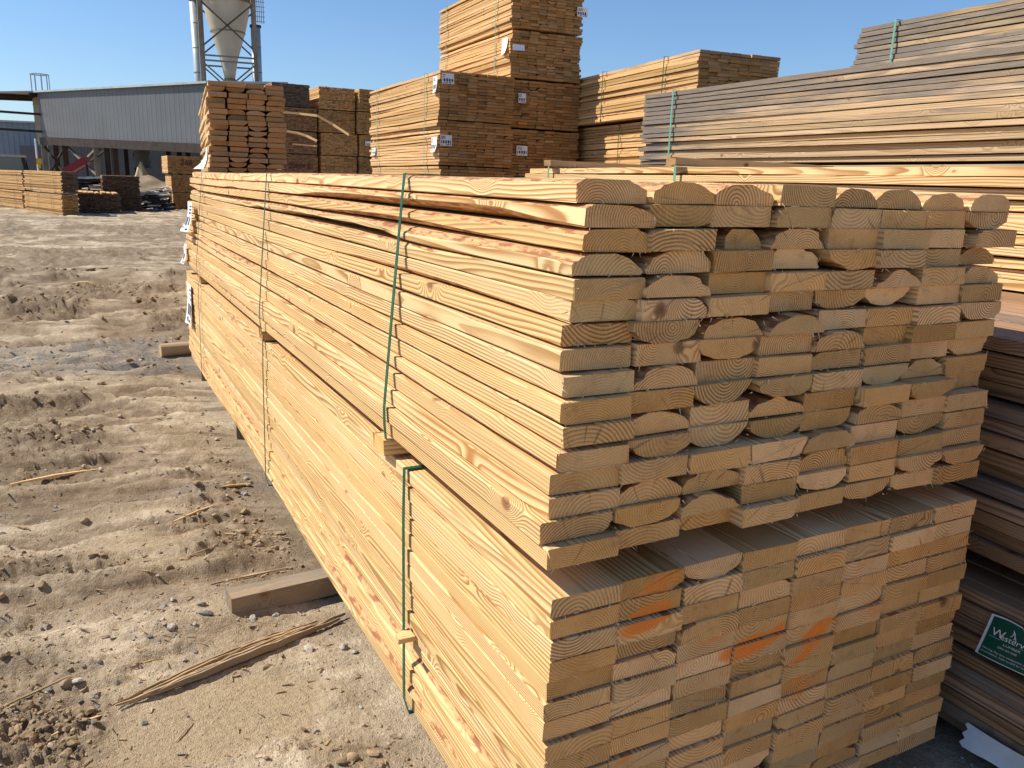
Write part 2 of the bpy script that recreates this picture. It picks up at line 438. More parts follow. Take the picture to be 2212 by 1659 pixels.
HAIR = np.random.RandomState(5)
def splinters(parent, ends, n, size=.012):
    """torn fibres along the sawn end edges"""
    mb = MB()
    for _ in range(n):
        x, y, z, w, t = ends[HAIR.randint(len(ends))]
        side = HAIR.rand()
        if side < .45: px, pz = x+HAIR.rand()*w, z
        elif side < .62: px, pz = x+HAIR.rand()*w, z+t
        else: px, pz = x + (w if HAIR.rand() < .6 else 0), z+HAIR.rand()*t
        l = size*HAIR.uniform(.4, 1.7); d = HAIR.normal(0, 1, 3); d[1] = -abs(d[1])*.9; d[2] -= .35
        d = d/np.linalg.norm(d)*l
        wv = HAIR.uniform(.0006, .0018)
        b = np.array((px, y-.0005, pz))
        e = np.cross(d, (0.3, 1, .2)); e = e/np.linalg.norm(e)*wv; g = np.cross(d, e); g = g/np.linalg.norm(g)*wv*.7
        mb.add([b-e, b+e, b+g, b+d], [(0, 1, 3), (1, 2, 3), (2, 0, 3), (0, 2, 1)])
    o = mb.build('torn_fibres', M_chip, parent); o['kind'] = 'stuff'
    return o

# ------------------------------------------------------------------ the two near bundles
ROWP = 0.669/16
UPPER = ['UUUURbRRRcRcRRdR', 'UdaUUbDRURUDRUDR', 'URURRRUDRDRDRUUc', 'RaUURRURRDUDdRRd',
         'UaRDRDRUaRRdUUDa', 'URRRUDRRRDRURRRD', 'URRRRRRRRUDRDRDc', 'UDaUURDRDRaRRRDR']
LOWER = ['RRRRRRRRRRRcRRcR', 'dRRRbRRRRRRRRRRd', 'DRRaRRRRRRRRaRRR', 'RRbRRRRdRRRRDUDR', 'RRRRRRRRRRcRaRdU',
         'RRRRdRRRaRdRRRUR', 'RRRRRRRcRRRRRbRR', 'RRRRRRRdRaRRRRRR']
LBUN = 5.478

def hero(label, loc, codes, mats, lean_x, lean_y, jit, col_w, seed, lower, straps):
    global rng
    rng = np.random.RandomState(seed)
    root = empty('lumber_bundle', loc); tag(root, label, 'lumber bundle', 'bundles of sawn pine boards stacked in the yard')
    cells = []; ends = []; left = []
    for r in range(16):                      # from the bottom
        k = 15-r
        for c in range(8):
            cells.append((r, c, codes[c][k]))
    # the hundred boards seen largest: left column, outer rows and columns first
    order = sorted(cells, key=lambda q: (0 if q[1] == 0 else 1, q[1]*1.0 + (0 if q[0] in (0, 15) else 1.5)))
    single = set((q[0], q[1]) for q in order[:100])
    rest = MB()
    for (r, c, code) in cells:
        w = col_w - rng.uniform(.001, .004)
        t = ROWP - ((rng.uniform(.0018, .0050) if not lower else rng.uniform(.0030, .0056)) if c == 0 else rng.uniform(.0010, .0034))
        x = c*col_w + rng.normal(0, .0022)*(1.5 if not lower else 1)
        if c == 0: x += abs(rng.normal(0, .003))
        z = r*ROWP + (0 if c else 0)
        fr = r/15.0
        lx = lean_x*fr; ly = lean_y*fr
        y = ly + rng.normal(0, jit)
        if not lower:
            x += lx
            if c and code in 'UD': x += rng.uniform(-.002, .002)
            if r in (8, 9) and c == 0: y += .02
            if r <= 8 and c == 0: y -= .012
            y += .006*math.sin(c*1.3+r*.9)
        if not lower and (r, c) == (13, 2): x += .055; w -= .055; y += .02
        if not lower and (r, c) == (13, 7): x += .03; y -= .02
        fac = None
        if c == 0 and code == 'U':
            fac = {15: (0, 0, .8, .28), 14: (0, 0, .95, .4), 13: (0, 0, .8, .5), 12: (0, 0, 1, .82)}.get(r, None)
        elif c == 0: fac = (.75, .75, .75, .75)
        nseg = 34 if c == 0 else (12 if r == 15 else 7)
        tone = float(np.clip(rng.normal(.98, .14), .70, 1.22)) if c else float(np.clip(rng.normal(1.0, .08), .82, 1.15))
        g = 0.0
        if c == 0 and not lower and r in (5,): g = .12
        mb = MB() if (r, c) in single else rest
        L1 = LBUN + rng.uniform(-.03, .03)
        board(mb, x, z, w, t, y, y+L1, code, nseg, 6 if code != 'R' else 3, tone, g,
              bow=(.007 if not lower else .003)*(1 if c == 0 else .4), fac=fac, rag=.0009, wav=1.0 if (not lower or r < 6) else .3)
        ends.append((x, y, z, w, t))
        if c == 0: left.append((x-.0125, z)); left.append((x-.0125, z+t))
        if mb is not rest: mb.build('board', mats, root, wood=True)
    o = rest.build('boards', mats, root, wood=True); o['kind'] = 'stuff'
    splinters(root, ends, 700 if not lower else 520, .011)
    W8 = 8*col_w; H = 16*ROWP
    for (y, sl) in straps:
        h = hull_left(left)
        pts = [(a, b) for a, b in h]
        pts[0] = (pts[0][0]+.001, H+.0015); pts[-1] = (pts[-1][0]+.001, -.002)
        pts = pts + [(W8+.012, -.002), (W8+lean_x+.012, H+.0015)]
        strap_mesh(pts, y, .017, .0012, sl).build('strap', M_strap, root)
    return root

lowerb = hero('front lumber bundle at the bottom, fresh square pine ends marked with orange paint',
              (0.012, 0, 0.09), LOWER, FRESHP, 0, 0, .0045, 0.1495, 21, True, [(.68, .05), (2.49, 0), (4.65, 0)])
upperb = hero('front lumber bundle on top, fresh pine with rounded waney ends and dark green straps',
              (0.004, 0.026, 0.806), UPPER, FRESH, .105, .094, .0075, 0.1528, 22, False, [(.80, .22), (2.44, .42), (4.55, .5)])
for i, (s0, z0, s1, z1, cu) in enumerate([(4.98, .46, 5.22, .26, .10), (5.16, .16, 5.3, .02, .05)]):
    paper(upperb, 'L', s0, z0, s1, z1, cu, .015, 31+i, lean=.1)
paper(lowerb, 'L', 5.05, .60, 5.28, .30, .05, .012, 33)

# ------------------------------------------------------------------ generic bundles behind
def bundle(label, x, y, z, yaw, W, H, Lb, cols, rows, mats, seed, straps=(), jit=.012, wane=.1, parts=True, tone=(.97, .08),
           grey=None, endgrey=0.0, strapmat=None, cut=None, bow=.004, rowdx=.004, gap=0.0, name='lumber_bundle', odd=0.0):
    global rng
    rng = np.random.RandomState(seed)
    root = empty(name, (x, y, z), -rad(yaw))
    tag(root, label, 'lumber bundle', 'bundles of sawn pine boards stacked in the yard')
    cw = W/cols; rp = H/rows
    cells = [(r, c) for r in range(rows) for c in range(cols)]
    order = sorted(cells, key=lambda q: (0 if q[1] == 0 else 1, q[1]-(1.5 if q[0] == rows-1 else 0)))
    single = set(order[:100]) if parts else set()
    rest = MB(); nrest = 0; cx = rng.normal(0, .3, cols)
    for r in range(rows):
        dxr = rng.normal(0, rowdx*1.25); dyr = rng.normal(0, jit*.6)
        c = 0
        zz = r*rp
        for c in range(cols):
            code = 'R'
            if rng.rand() < wane: code = rng.choice(['U', 'D', 'a', 'b', 'c', 'd'])
            w = cw - rng.uniform(.001, .006) - gap; t = rp-rng.uniform(.0025, .0085)
            xx = c*cw + dxr + rng.normal(0, .002); yy = dyr + rng.normal(0, jit)
            fr = r/(rows-1)
            g = grey(r/(rows-1), c) if grey else 0.0
            tn = float(np.clip(rng.normal(*tone), .55, 1.2))
            if odd and rng.rand() < odd: tn *= rng.choice([.7, .82, 1.2])
            one = (r, c) in single
            if gap and code in 'UD' and rng.rand() < .5: code = rng.choice(['U', 'D'])
            mb = MB() if one else rest
            fac = (.7,)*4 if c == 0 else None
            board(mb, xx, zz, w, t, yy, yy+Lb+rng.uniform(-.03, .03), code, (10 if c == 0 and parts else 2), 4 if code != 'R' else 2, tn, g,
                  bow=bow if c == 0 else 0, fac=fac, endgrey=endgrey, ring=rng.uniform(90, 150))
            if one: mb.build('board', mats, root, wood=True)
            else: nrest += 1
    if nrest:
        o = rest.build('boards', mats, root, wood=True); o['kind'] = 'stuff'
    d = .006+rowdx*2.9
    for s_ in straps:
        pts = [(-d, H+.002), (-d, -.002), (W+d, -.002), (W+d, H+.002)]
        strap_mesh(pts, s_, .02, .0015).build('strap', strapmat or M_strap, root)
    return root

# half-width bundles at the far end of the front bundles
LSX, LSY = .345, 6.274
LSEND = wood('tan_pine_end', (0.42, 0.24, 0.10), (0.26, 0.125, 0.045), 0.6, end=True, knots=False, streak=0.4)
for i, (z, H, n, lab) in enumerate([(1.482, .724, 17, 'narrow bundle four boards wide with gappy rounded ends, top of its stack before the silo'),
                                    (.745, .724, 17, 'narrow bundle four boards wide, middle of its stack behind the front bundles'),
                                    (.01, .724, 17, 'narrow bundle four boards wide, lowest of its stack on the ground')]):
    b = bundle(lab, LSX, LSY, z, 6.3, .62, H, 3.98, 4, n, (FRESH[0], LSEND), 40+i, [.7, 3.2], .02, .75, tone=(1.0, .09), bow=.012, rowdx=.006, odd=.12, gap=.006)
    if i == 0: paper(b, 'L', .02, .20, .34, .02, .16, .02, 3, printed=False)

# front centre stack
FX, FY, FW = 4.185, 10.6, 2.0
fz = [(2.372, .68, 16, 'yellow pine bundle with curled tags, top of the stack left of the tallest stack'),
      (1.715, .645, 15, 'paler bundle with an end label, second from top, left of the tallest stack'),
      (.87, .83, 19, 'bundle third from the top in the stack left of the tallest stack'),
      (.02, .83, 19, 'bundle on the ground in the stack left of the tallest stack')]
fb = []
for i, (z, H, n, lab) in enumerate(fz):
    fb.append(bundle(lab, FX+[-.0, .0, .02, 0][i], FY, z, FW, 1.216, H, 3.64, 8, n, YELLOW, 50+i, [.55, 3.1], .016, .1, tone=(.9+.05*(i == 1), .09), strapmat=M_strap2, grey=lambda f, c: .25 if f > .85 else .05, odd=.1, rowdx=.012, bow=.01))
paper(fb[0], 'L', .2, .60, .02, .37, .05, .03, 4); paper(fb[0], 'E', .01, .635, .20, .49, .03, .06, 5)
paper(fb[1], 'L', .25, .40, .02, .18, .09, .03, 6); paper(fb[1], 'E', .0, .43, .186, .275, .01, .05, 7)
paper(fb[1], 'L', 3.46, .32, 3.23, .19, .03, .03, 8)
# tallest stack
TX, TY, TW = 5.362, 10.64, 3.0
tz = [(3.775, .74, 17, 'topmost bundle of the tallest stack against the sky'),
      (3.06, .68, 16, 'second bundle from the top of the tallest stack, torn white tags at its corner'),
      (2.33, .70, 16, 'third bundle from the top of the tallest stack, label on its shaded end'),
      (1.60, .70, 16, 'fourth bundle from the top of the tallest stack, white label low on its end'),
      (.84, .74, 17, 'fifth bundle from the top of the tallest stack, behind the front bundle'),
      (.03, .78, 18, 'ground bundle of the tallest stack')]
tb = []
for i, (z, H, n, lab) in enumerate(tz):
    tb.append(bundle(lab, TX + (0, .0, .03, .03, 0, 0)[i], TY, z, TW, 1.216, H, 3.22, 8, n, YELLOW, 60+i, [.54, 2.8], .016, .12, parts=i < 4, tone=(.9 - .05*(i > 1), .1), strapmat=M_strap2, odd=.15, rowdx=.01, bow=.008, grey=lambda f, c: .1))
paper(tb[0], 'E', 1.08, .39, 1.26, .25, .02, .06, 9); paper(tb[1], 'L', .286, .575, .06, .34, .08, .03, 10, printed=False)
paper(tb[1], 'E', .0, .465, .2, .375, .06, .06, 11, printed=False); paper(tb[2], 'E', .098, .50, .223, .36, .01, .06, 12); paper(tb[3], 'E', .092, .455, .28, .305, .01, .06, 13)
# yellow stack right of it
YX, YY, YW = 6.236, 7.30, 6.5
yz = [(2.43, .72, 17, 'golden bundle with a tag flapping at its far corner, top of the golden stack'),
      (1.66, .73, 17, 'golden pine bundle with a dark split, just under the topmost golden bundle'),
      (.85, .78, 18, 'golden pine bundle third from the top, hidden behind the stack of grey boards'),
      (.03, .80, 18, 'golden pine bundle lowest of the right hand golden stack')]
yb = []
for i, (z, H, n, lab) in enumerate(yz):
    yb.append(bundle(lab, YX + (0, .12, 0, 0)[i], YY + (0, -.1, 0, 0)[i], z, YW, 1.216, H, 5.0, 8, n, YELLOW, 70+i, [[.75, 2.49, 4.3], [.5, 2.2, 3.97], [1, 4], [1, 4]][i], .016, .12, parts=i < 2,
                     tone=(.95, .12), odd=.1, rowdx=.01, bow=.012, grey=(lambda f, c: .35 if f > .93 else .0)))
paper(yb[0], 'L', 4.95, .57, 4.62, .35, .10, .03, 14); paper(yb[0], 'L', 4.76, .17, 4.5, .03, .1, .03, 15, printed=False)
paper(yb[1], 'L', 4.42, .41, 4.2, .29, .12, .03, 16, printed=False)

# weathered stacks on the right: plane x=2.5 (flat top with spacers), 4.25 and 5.6
RMb = [bundle('pale bundle on top right behind the front bundles, two spacer sticks lying across it', 2.5, -.15, .865, 0, 1.216, .731, 4.88, 8, 17, (FRESH[0], AGED[1]), 80, [4.45, 2.97], .02, .05, tone=(.98, .06), grey=lambda f, c: .12, strapmat=M_strap2, rowdx=.014, bow=.01),
       bundle('pale bundle on the ground under the one with spacer sticks', 2.5, -.15, .03, 0, 1.216, .82, 4.88, 8, 19, AGED, 81, [4.3, 2.8], .02, .05, parts=False, tone=(.9, .06), grey=lambda f, c: .3)]
g3 = lambda f, c: .48*f**1.7 + .13 + rng.uniform(-.14, .16)
r3 = [bundle('long weathered bundle turning grey at its top and left end, strap bent over its edge', 4.25, .76, 1.695, 0, 1.216, .645, 4.88, 8, 16, AGED, 82, [4.4, .9], .02, .04, tone=(.97, .12), grey=g3, endgrey=.55, strapmat=M_strap2, rowdx=.008, bow=.006),
      bundle('weathered bundle in the middle of the long grey stack', 4.25, .7, .87, 0, 1.216, .81, 4.88, 8, 19, AGED, 83, [4.4], .02, .04, parts=False, grey=lambda f, c: .3),
      bundle('weathered bundle lowest in the long grey stack', 4.25, .7, .03, 0, 1.216, .82, 4.88, 8, 19, AGED, 84, [4.4], .02, .04, parts=False, grey=lambda f, c: .3)]
g4 = lambda f, c: .36 + rng.uniform(-.16, .24)
r4 = [bundle('highest grey bundle at the top right, silvered boards under a pale strap', 5.66, -.30, 2.235, 2, 1.216, .73, 4.88, 8, 16, AGED, 85, [4.45, .6], .008, .04, tone=(.98, .13), grey=g4, endgrey=.4, strapmat=M_strap2, rowdx=.006, bow=.008),
      bundle('grey bundle just under the highest one at the top right', 5.66, -.40, 1.49, 2, 1.216, .70, 4.88, 8, 16, AGED, 86, [4.45], .02, .04, parts=False, grey=g4),
      bundle('grey bundle second from the ground at the far right', 5.66, -.40, .76, 2, 1.216, .70, 4.88, 8, 16, AGED, 87, [4.45], .02, .04, parts=False, grey=g4),
      bundle('grey bundle on the ground at the far right', 5.66, -.40, .03, 2, 1.216, .70, 4.88, 8, 16, AGED, 88, [4.45], .02, .04, parts=False, grey=g4)]
# dark stack in the shade right beside the front bundles
gd = lambda f, c: .26 + rng.uniform(-.25, .25)
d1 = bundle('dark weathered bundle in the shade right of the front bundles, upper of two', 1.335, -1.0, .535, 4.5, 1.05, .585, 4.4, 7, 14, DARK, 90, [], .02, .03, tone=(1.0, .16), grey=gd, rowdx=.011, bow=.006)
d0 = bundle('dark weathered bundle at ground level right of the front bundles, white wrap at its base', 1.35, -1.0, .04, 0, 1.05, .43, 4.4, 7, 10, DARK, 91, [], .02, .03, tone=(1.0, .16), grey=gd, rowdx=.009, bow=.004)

# far end-on stacks
PINKEND = wood('reddish_pine_end', (0.33, 0.165, 0.075), (0.2, 0.09, 0.04), 0.6, end=True, knots=False, streak=0.4)
BX = [(5.35, 26.9), (6.666, 26.9), (7.96, 26.7)]
BT = [('dark brown', 'pinkish brown', 'reddish', 'numbered reddish', 'plain', 'plain'), ('pale', 'golden', 'light tan', 'tan', 'plain', 'plain'),
      ('golden brown', 'grey tan', 'labelled', 'dark tan', 'plain', 'plain')]
BN = ['left', 'middle', 'right']
tones = [[(.5, .1), (.82, .1), (.9, .1), (.85, .1), (.8, .1), (.8, .1)], [(1.15, .09), (.9, .1), (1.12, .08), (1.08, .08), (.9, .1), (.9, .1)], [(.8, .1), (.95, .08), (.95, .08), (.75, .1), (.9, .1), (.9, .1)]]
B = {}
for s in range(3):
    for k in range(6):
        z = .04 + (5-k)*.732
        pal = (YELLOW[0], PINKEND if s == 0 else YELLOW[1])
        if s == 0 and k == 0: pal = DARK
        tn = tones[s][k]
        if pal is DARK: tn = (1.25, .15)
        lab = f'{BT[s][k]} end-on bundle, {["top", "second", "third", "fourth", "fifth", "bottom"][k]} of the {BN[s]} distant stack'
        B[s, k] = bundle(lab, BX[s][0] + ((-.2 if k == 0 else 0) if s == 0 else [0, -.02, .06, .03, 0, 0][k]), BX[s][1] + random.Random(s*9+k).uniform(-.05, .05), z, 0, 1.216, .70, 2.44 if s else 3.0, 14 if (s+k) % 2 else 8, 16, pal, 200+s*10+k, [], .02, .06, parts=False, tone=tn, odd=.3, grey=(lambda f, c: .35) if (s == 0 and k == 0) else (lambda f, c: .05))
paper(B[2, 2], 'E', .13, .50, .34, .35, .01, .08, 20)

# hand-painted numbers as ribbons in the end plane
STROKE = {'2': [[(0, .8), (.15, 1), (.45, 1), (.6, .75), (.0, 0), (.65, .03)]], 'X': [[(0, .05), (.6, .8)], [(.05, .85), (.6, 0)]],
          '6': [[(.5, 1), (.12, .55), (.05, .2), (.3, 0), (.55, .2), (.4, .48), (.1, .35)]], '-': [[(0, .45), (.5, .48)]],
          '8': [[(.3, 1), (.05, .75), (.5, .3), (.3, 0), (.05, .25), (.5, .75), (.3, 1)]], '0': [[(.3, 1), (.05, .5), (.3, 0), (.55, .5), (.3, 1)]],
          "'": [[(.1, 1), (.1, .7)]], '4': [[(.4, 0), (.4, 1), (0, .35), (.6, .35)]]}
def writing(parent, text, x, z, h, y=-.06, wd=.02, pitch=.78):
    mb = MB()
    for ch in text:
        for st in STROKE.get(ch, []):
            for (a, b) in zip(st[:-1], st[1:]):
                mb.bar((x+a[0]*h*.9, y, z+a[1]*h), (x+b[0]*h*.9, y, z+b[1]*h), wd, .006, upv=(0, 1, 0))
        x += pitch*h
    return mb.build('painted_number', M_marker, parent)
writing(B[0, 3], '2X6-8', .26, .24, .19, wd=.022)

# '266' stack beside the yard
sb = [bundle(lab, 2.66+(.26, .36, .38)[i]-.26, 35.2, z, 0, 1.216, .685, 2.44, 14 if i else 8, 16, YELLOW, 240+i, [], .02, .06, parts=False, tone=(.95, .1), odd=.25)
      for i, (z, lab) in enumerate([(1.46, 'distant bundle with a hand-painted number, top of three left of the front bundles'), (.73, 'distant plain bundle, middle of three left of the front bundles'), (.02, 'distant plain bundle, lowest of three left of the front bundles')])]
writing(sb[0], "266''", .50, .34, .20, wd=.03)

M_steel0 = simple('dark_steel_band', (0.05, 0.045, 0.04), 0.5, 0.2, 20)
# short strapped bundles at the far left: lit long side, shade of the upper right-hand ends painted near-black
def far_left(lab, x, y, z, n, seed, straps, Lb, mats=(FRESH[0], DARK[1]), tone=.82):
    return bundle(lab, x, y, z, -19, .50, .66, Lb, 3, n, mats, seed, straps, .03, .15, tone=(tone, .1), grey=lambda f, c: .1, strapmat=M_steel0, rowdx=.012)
def far_pos(x, y, back):                     # positions along the row's own axis
    a = rad(-19); return (x + math.sin(a)*back, y + math.cos(a)*back)
for i, (bk, z, lab, st, sd_, Lb) in enumerate([
        (0, .74, 'strapped bundle with a dark end, upper right of the four at the left edge', [.6, 2.9], 260, 3.66),
        (3.8, .72, 'strapped bundle cut by the left frame edge, upper one, behind the loader side', [.5, 2.9], 261, 3.66),
        (-.02, .02, 'strapped bundle with a golden end, lower right of the four at the left edge', [.8, 2.1, 3.2], 262, 3.66),
        (3.78, .02, 'strapped bundle cut by the left frame edge, lower one, on the ground', [.8, 2.6], 263, 3.66)]):
    px, py = far_pos(-1.12, 29.2, bk)
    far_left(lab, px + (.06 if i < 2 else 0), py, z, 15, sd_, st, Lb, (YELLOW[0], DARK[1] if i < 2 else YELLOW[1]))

# dark weathered piles behind the yard
dk = [bundle('tall black weathered bundle with a pale left side at the back of the yard', .20, 33.0, .03, 0, 1.25, 1.28, 2.4, 8, 26, DARK, 270, [], .03, .06, parts=False, tone=(.75, .15), grey=lambda f, c: .3, rowdx=.02),
      bundle('low dark bundle with yellowish boards on top in front of the tall black one', -.62, 30.6, .03, 0, 1.28, .66, 2.0, 8, 13, DARK, 271, [], .03, .06, parts=False, tone=(.8, .15), grey=lambda f, c: .3, rowdx=.03)]
mbt = MB(); rng = np.random.RandomState(3)
for k in range(7): board(mbt, -.02+k*.18+rng.uniform(-.02, .02), .665, .17, .035+.03*rng.rand(), -.05+rng.uniform(-.06, .06), 2.0, 'U' if k % 2 else 'b', 3, 4, 1.05)
mbt.build('top_boards', YELLOW, dk[1], wood=True)

# ------------------------------------------------------------------ sticks and bearers
STICKG = 'wooden sticks and bearers under and on the bundles'
def stick(name, lab, cat, loc, rz, Lx, w, h, mats=OLD, seed=0, code='R', grey=.4, ry=0.0, group=STICKG):
    """board running along its local y"""
    global rng
    rng = np.random.RandomState(seed+900); mb = MB()
    board(mb, -w/2, 0, w, h, 0, Lx, code, 14, 5, 1.0, grey, bow=.004, rag=.0015)
    o = mb.build(name, mats, None, wood=True); o.location = loc; o.rotation_euler = (ry, 0, rz)
    return tag(o, lab, cat, group)
ACR = -math.pi/2                             # local y -> world +x
stick('timber_bearer', 'mud-stained square bearer poking out under the front bundles near the rotten plank', 'bearer', (-.318, 1.535, .012), ACR+rad(3.5), 1.6, .08, .075, seed=1, grey=.47)
stick('timber_bearer', 'bearer under the middle of the front bundles', 'bearer', (.03, 3.55, .0), ACR, 1.18, .09, .089, seed=2)
stick('timber_bearer', 'bearer under the far end of the front bundles', 'bearer', (.03, 5.05, .0), ACR, 1.18, .09, .089, seed=3)
stick('timber_bearer', 'bearer under the near end of the front bundles', 'bearer', (.05, .42, .0), ACR, 1.15, .09, .089, seed=4)
mb = MB(); mb.tube([(0, 0, .055), (.25, .01, .056), (.7, .0, .055)], [.056, .055, .054], 18)
o = mb.build('round_post', OLD[0], None, wood=True, smooth=False); o.location = (-.165, 5.95, .0); o.rotation_euler = (0, 0, rad(3))
tag(o, 'short round post lying on the mud at the far end of the front bundles', 'post', STICKG)
for i, (y, out) in enumerate([(.86, .012), (2.52, -.006), (4.62, -.012)]):
    stick('spacer_stick', ['pale spacer stick between the front bundles at the nearest strap', 'reddish spacer stick between the front bundles at the middle strap', 'spacer stick between the front bundles at the farthest strap'][i],
          'spacer', (-out-.0, y, .762), ACR, 1.2, .085, .041, FRESH if i == 0 else YELLOW, 10+i, grey=0)
stick('spacer_stick', 'spacer stick lying across the pale bundle, the farther one', 'spacer', (2.46, 4.33, 1.602), ACR+rad(2), 1.25, .09, .042, AGED, 20, grey=.12)
stick('spacer_stick', 'spacer stick lying across the pale bundle, the nearer one', 'spacer', (2.45, 2.86, 1.602), ACR-rad(2), 1.25, .09, .042, AGED, 21, grey=.15)
def wedge(lab, y, z, l, w, t, seed):
    mb = MB(); mb.add([(-.035, y, z), (.01, y, z), (.01, y+l, z), (-.03, y+l*.9, z), (-.033, y+.1*l, z+t), (.01, y, z+t*1.2), (.01, y+l, z+t*1.2), (-.028, y+l*.85, z+t*.8)],
                      [(0,3,2,1),(4,5,6,7),(0,1,5,4),(1,2,6,5),(2,3,7,6),(3,0,4,7)], bc=np.array([[0.03*i, y+.01*i, .02] for i in range(8)]))
    return tag(mb.build('wood_wedge', FRESH[0], None, wood=True), lab, 'wedge')
wedge('pale wood wedge jutting from the lower front bundle at the green strap', .645, .318, .045, .03, .011, 1)
# bent loose lath sticking out of the distant stacks
def lath(lab, pts, w=.07):
    mb = MB()
    for a, b in zip(pts[:-1], pts[1:]): mb.bar(a, b, .03, w)
    o = mb.build('loose_lath', YELLOW[0], None, wood=True); return tag(o, lab, 'lath', 'loose laths against the distant stacks')
lath('longest bent lath sagging across the distant stacks', [(5.3, 26.80, 3.5), (5.9, 26.5, 3.46), (6.36, 26.0, 3.40), (6.8, 25.75, 3.14), (7.18, 25.3, 2.83)])
lath('bent lath across the reddish distant bundle, below the longest one', [(5.3, 26.75, 2.93), (5.8, 26.4, 2.86), (6.05, 26.2, 2.77), (6.3, 25.9, 2.62)])
lath('short straight lath poking from the reddish distant bundle', [(5.75, 26.86, 2.52), (6.38, 26.2, 2.47)], .04)

# paper things on the dark stack: green sign, white wrap, twine
def quad_sheet(pts, nx, ny, fn, name, mats):
    """bilinear sheet from four corners (tl, tr, br, bl); fn(a,b) offsets along -x"""
    tl, tr, br_, bl = [Vector(p) for p in pts]; V = []; F = []
    for j in range(ny+1):
        for i in range(nx+1):
            a, b = i/nx, j/ny
            p = (tl*(1-a)+tr*a)*(1-b) + (bl*(1-a)+br_*a)*b
            p.x -= fn(a, b); V.append(tuple(p))
    for j in range(ny):
        for i in range(nx):
            k = j*(nx+1)+i; F.append((k, k+nx+1, k+nx+2, k+1))
    mb = MB(); mb.add(V, F); return mb
M_sign = simple('dark_green_print', (0.006, 0.085, 0.05), 0.45, 0.1, 20, spec=0.4)
M_white = simple('white_print', (0.82, 0.82, 0.80), 0.6, 0.02, 20)
M_wrap = simple('white_lumber_wrap', (0.78, 0.78, 0.78), 0.5, 0.06, 14)
SO = Vector((1.326, .005, .311)); SEX = Vector((0, -1, .045)).normalized(); SEZ = Vector((0, -.21, .977)).normalized()
def sgn(a, b, o=0.0): return tuple(SO + SEX*a + SEZ*b + Vector((-o, 0, 0)))
sroot = empty('company_sign', tuple(SO))
tag(sroot, 'dark green printed sheet with white lettering pinned to the dark weathered bundle', 'sign')
def sign_part(name, mb, mat):
    o = mb.build(name, mat, None); o.parent = sroot; o.matrix_parent_inverse = Matrix.Translation(-SO); return o
def sheet(w0, w1, h0, h1, o0, notch=False):
    V = []; F = []; nx, ny = 14, 8
    for j in range(ny+1):
        for i in range(nx+1):
            a, b = i/nx, j/ny
            X = w0+(w1-w0)*a; Z = h0+(h1-h0)*b
            if notch and b > .99: Z += .004*math.sin(9*a) - (.012 if .42 < a < .6 else 0)
            V.append(sgn(X, Z, o0 + .006*math.sin(3.3*X/.2+.6) + .004*b*b))
    for j in range(ny):
        for i in range(nx):
            k = j*(nx+1)+i; F.append((k, k+1, k+nx+2, k+nx+1))
    mb = MB(); mb.add(V, F); return mb
sign_part('sheet', sheet(0, .22, 0, .128, 0, True), M_white)
sign_part('printed_field', sheet(.008, .214, .003, .1245, .0012, True), M_sign)
def lettering(text, a, b, h, name, o0=.0026, wide=1.0):
    cu = bpy.data.curves.new(name, 'FONT'); cu.body = text; cu.size = h*1.42
    to = bpy.data.objects.new(name, cu); COL.objects.link(to)
    dg = bpy.context.evaluated_depsgraph_get(); dg.update()
    me = bpy.data.meshes.new_from_object(to.evaluated_get(dg))
    bpy.data.objects.remove(to)
    for v in me.vertices:
        X = a+v.co.x*wide; Z = b+v.co.y
        v.co = sgn(X, Z, o0 + .006*math.sin(3.3*X/.2+.6) + .004*(Z/.128)**2)
    o = link(name, me, M_white); o.parent = sroot; o.matrix_parent_inverse = Matrix.Translation(-SO)
    return o
lettering('W', .018, .072, .024, 'lettering', wide=.95)
lettering('estervelt', .0425, .070, .017, 'lettering', wide=.98)
lettering('LUMBER', .056, .055, .0065, 'lettering', wide=1.3)
lettering('(205) 562-5300', .046, .043, .0055, 'lettering')
lettering('Warning: May form combustible dust. Prevent dust', .012, .025, .0052, 'lettering', wide=1.05)
lettering('accumulations. Refer to SDS for hazard information.', .012, .015, .0052, 'lettering', wide=1.05)
ml = MB()
for k in range(3):                            # curling flame-like leaf above the name
    pts = [sgn(.064+k*.005+.006*math.sin(t*2.4+k*.8)*(1-t*.5), .088+.022*t-.004*k, .0028 + .006*math.sin(3.3*(.066+.007*k)/.2+.6)+.004*((.07+.036*t)/.128)**2) for t in np.linspace(0, 1, 9)]
    for a, b in zip(pts[:-1], pts[1:]): ml.bar(a, b, .0016, .0006, upv=(1, 0, 0))
sign_part('leaf_emblem', ml, M_white)
ml = MB(); ml.bar(sgn(.016, .0665, .008), sgn(.16, .066, .006), .0006, .0009, upv=(1, 0, 0)); sign_part('rule_line', ml, M_white)

V = []; F = []; nx, ny = 24, 8
for j in range(ny+1):
    for i in range(nx+1):
        a, b = i/nx, j/ny
        y = -.008-.34*a; z = .105 - .068*b + .012*a + .006*math.sin(7*a+.5)*b
        if i == 0: y += .006*math.sin(j*2.1)
        V.append((1.333 - .004 - .008*abs(math.sin(5*a+2*b)) - .016*b*b*(.6+.4*math.sin(11*a)), y, z))
for j in range(ny):
    for i in range(nx):
        k = j*(nx+1)+i; F.append((k, k+nx+1, k+nx+2, k+1))
mb = MB(); mb.add(V, F); tag(mb.build('paper_wrap', M_wrap, smooth=True), 'torn white wrap hanging along the base of the dark weathered bundle', 'wrap')

# ------------------------------------------------------------------ ground: one sheet, polar grid round the viewpoint
def smooth(e0, e1, x):
    t = np.clip((x-e0)/(e1-e0), 0, 1); return t*t*(3-2*t)
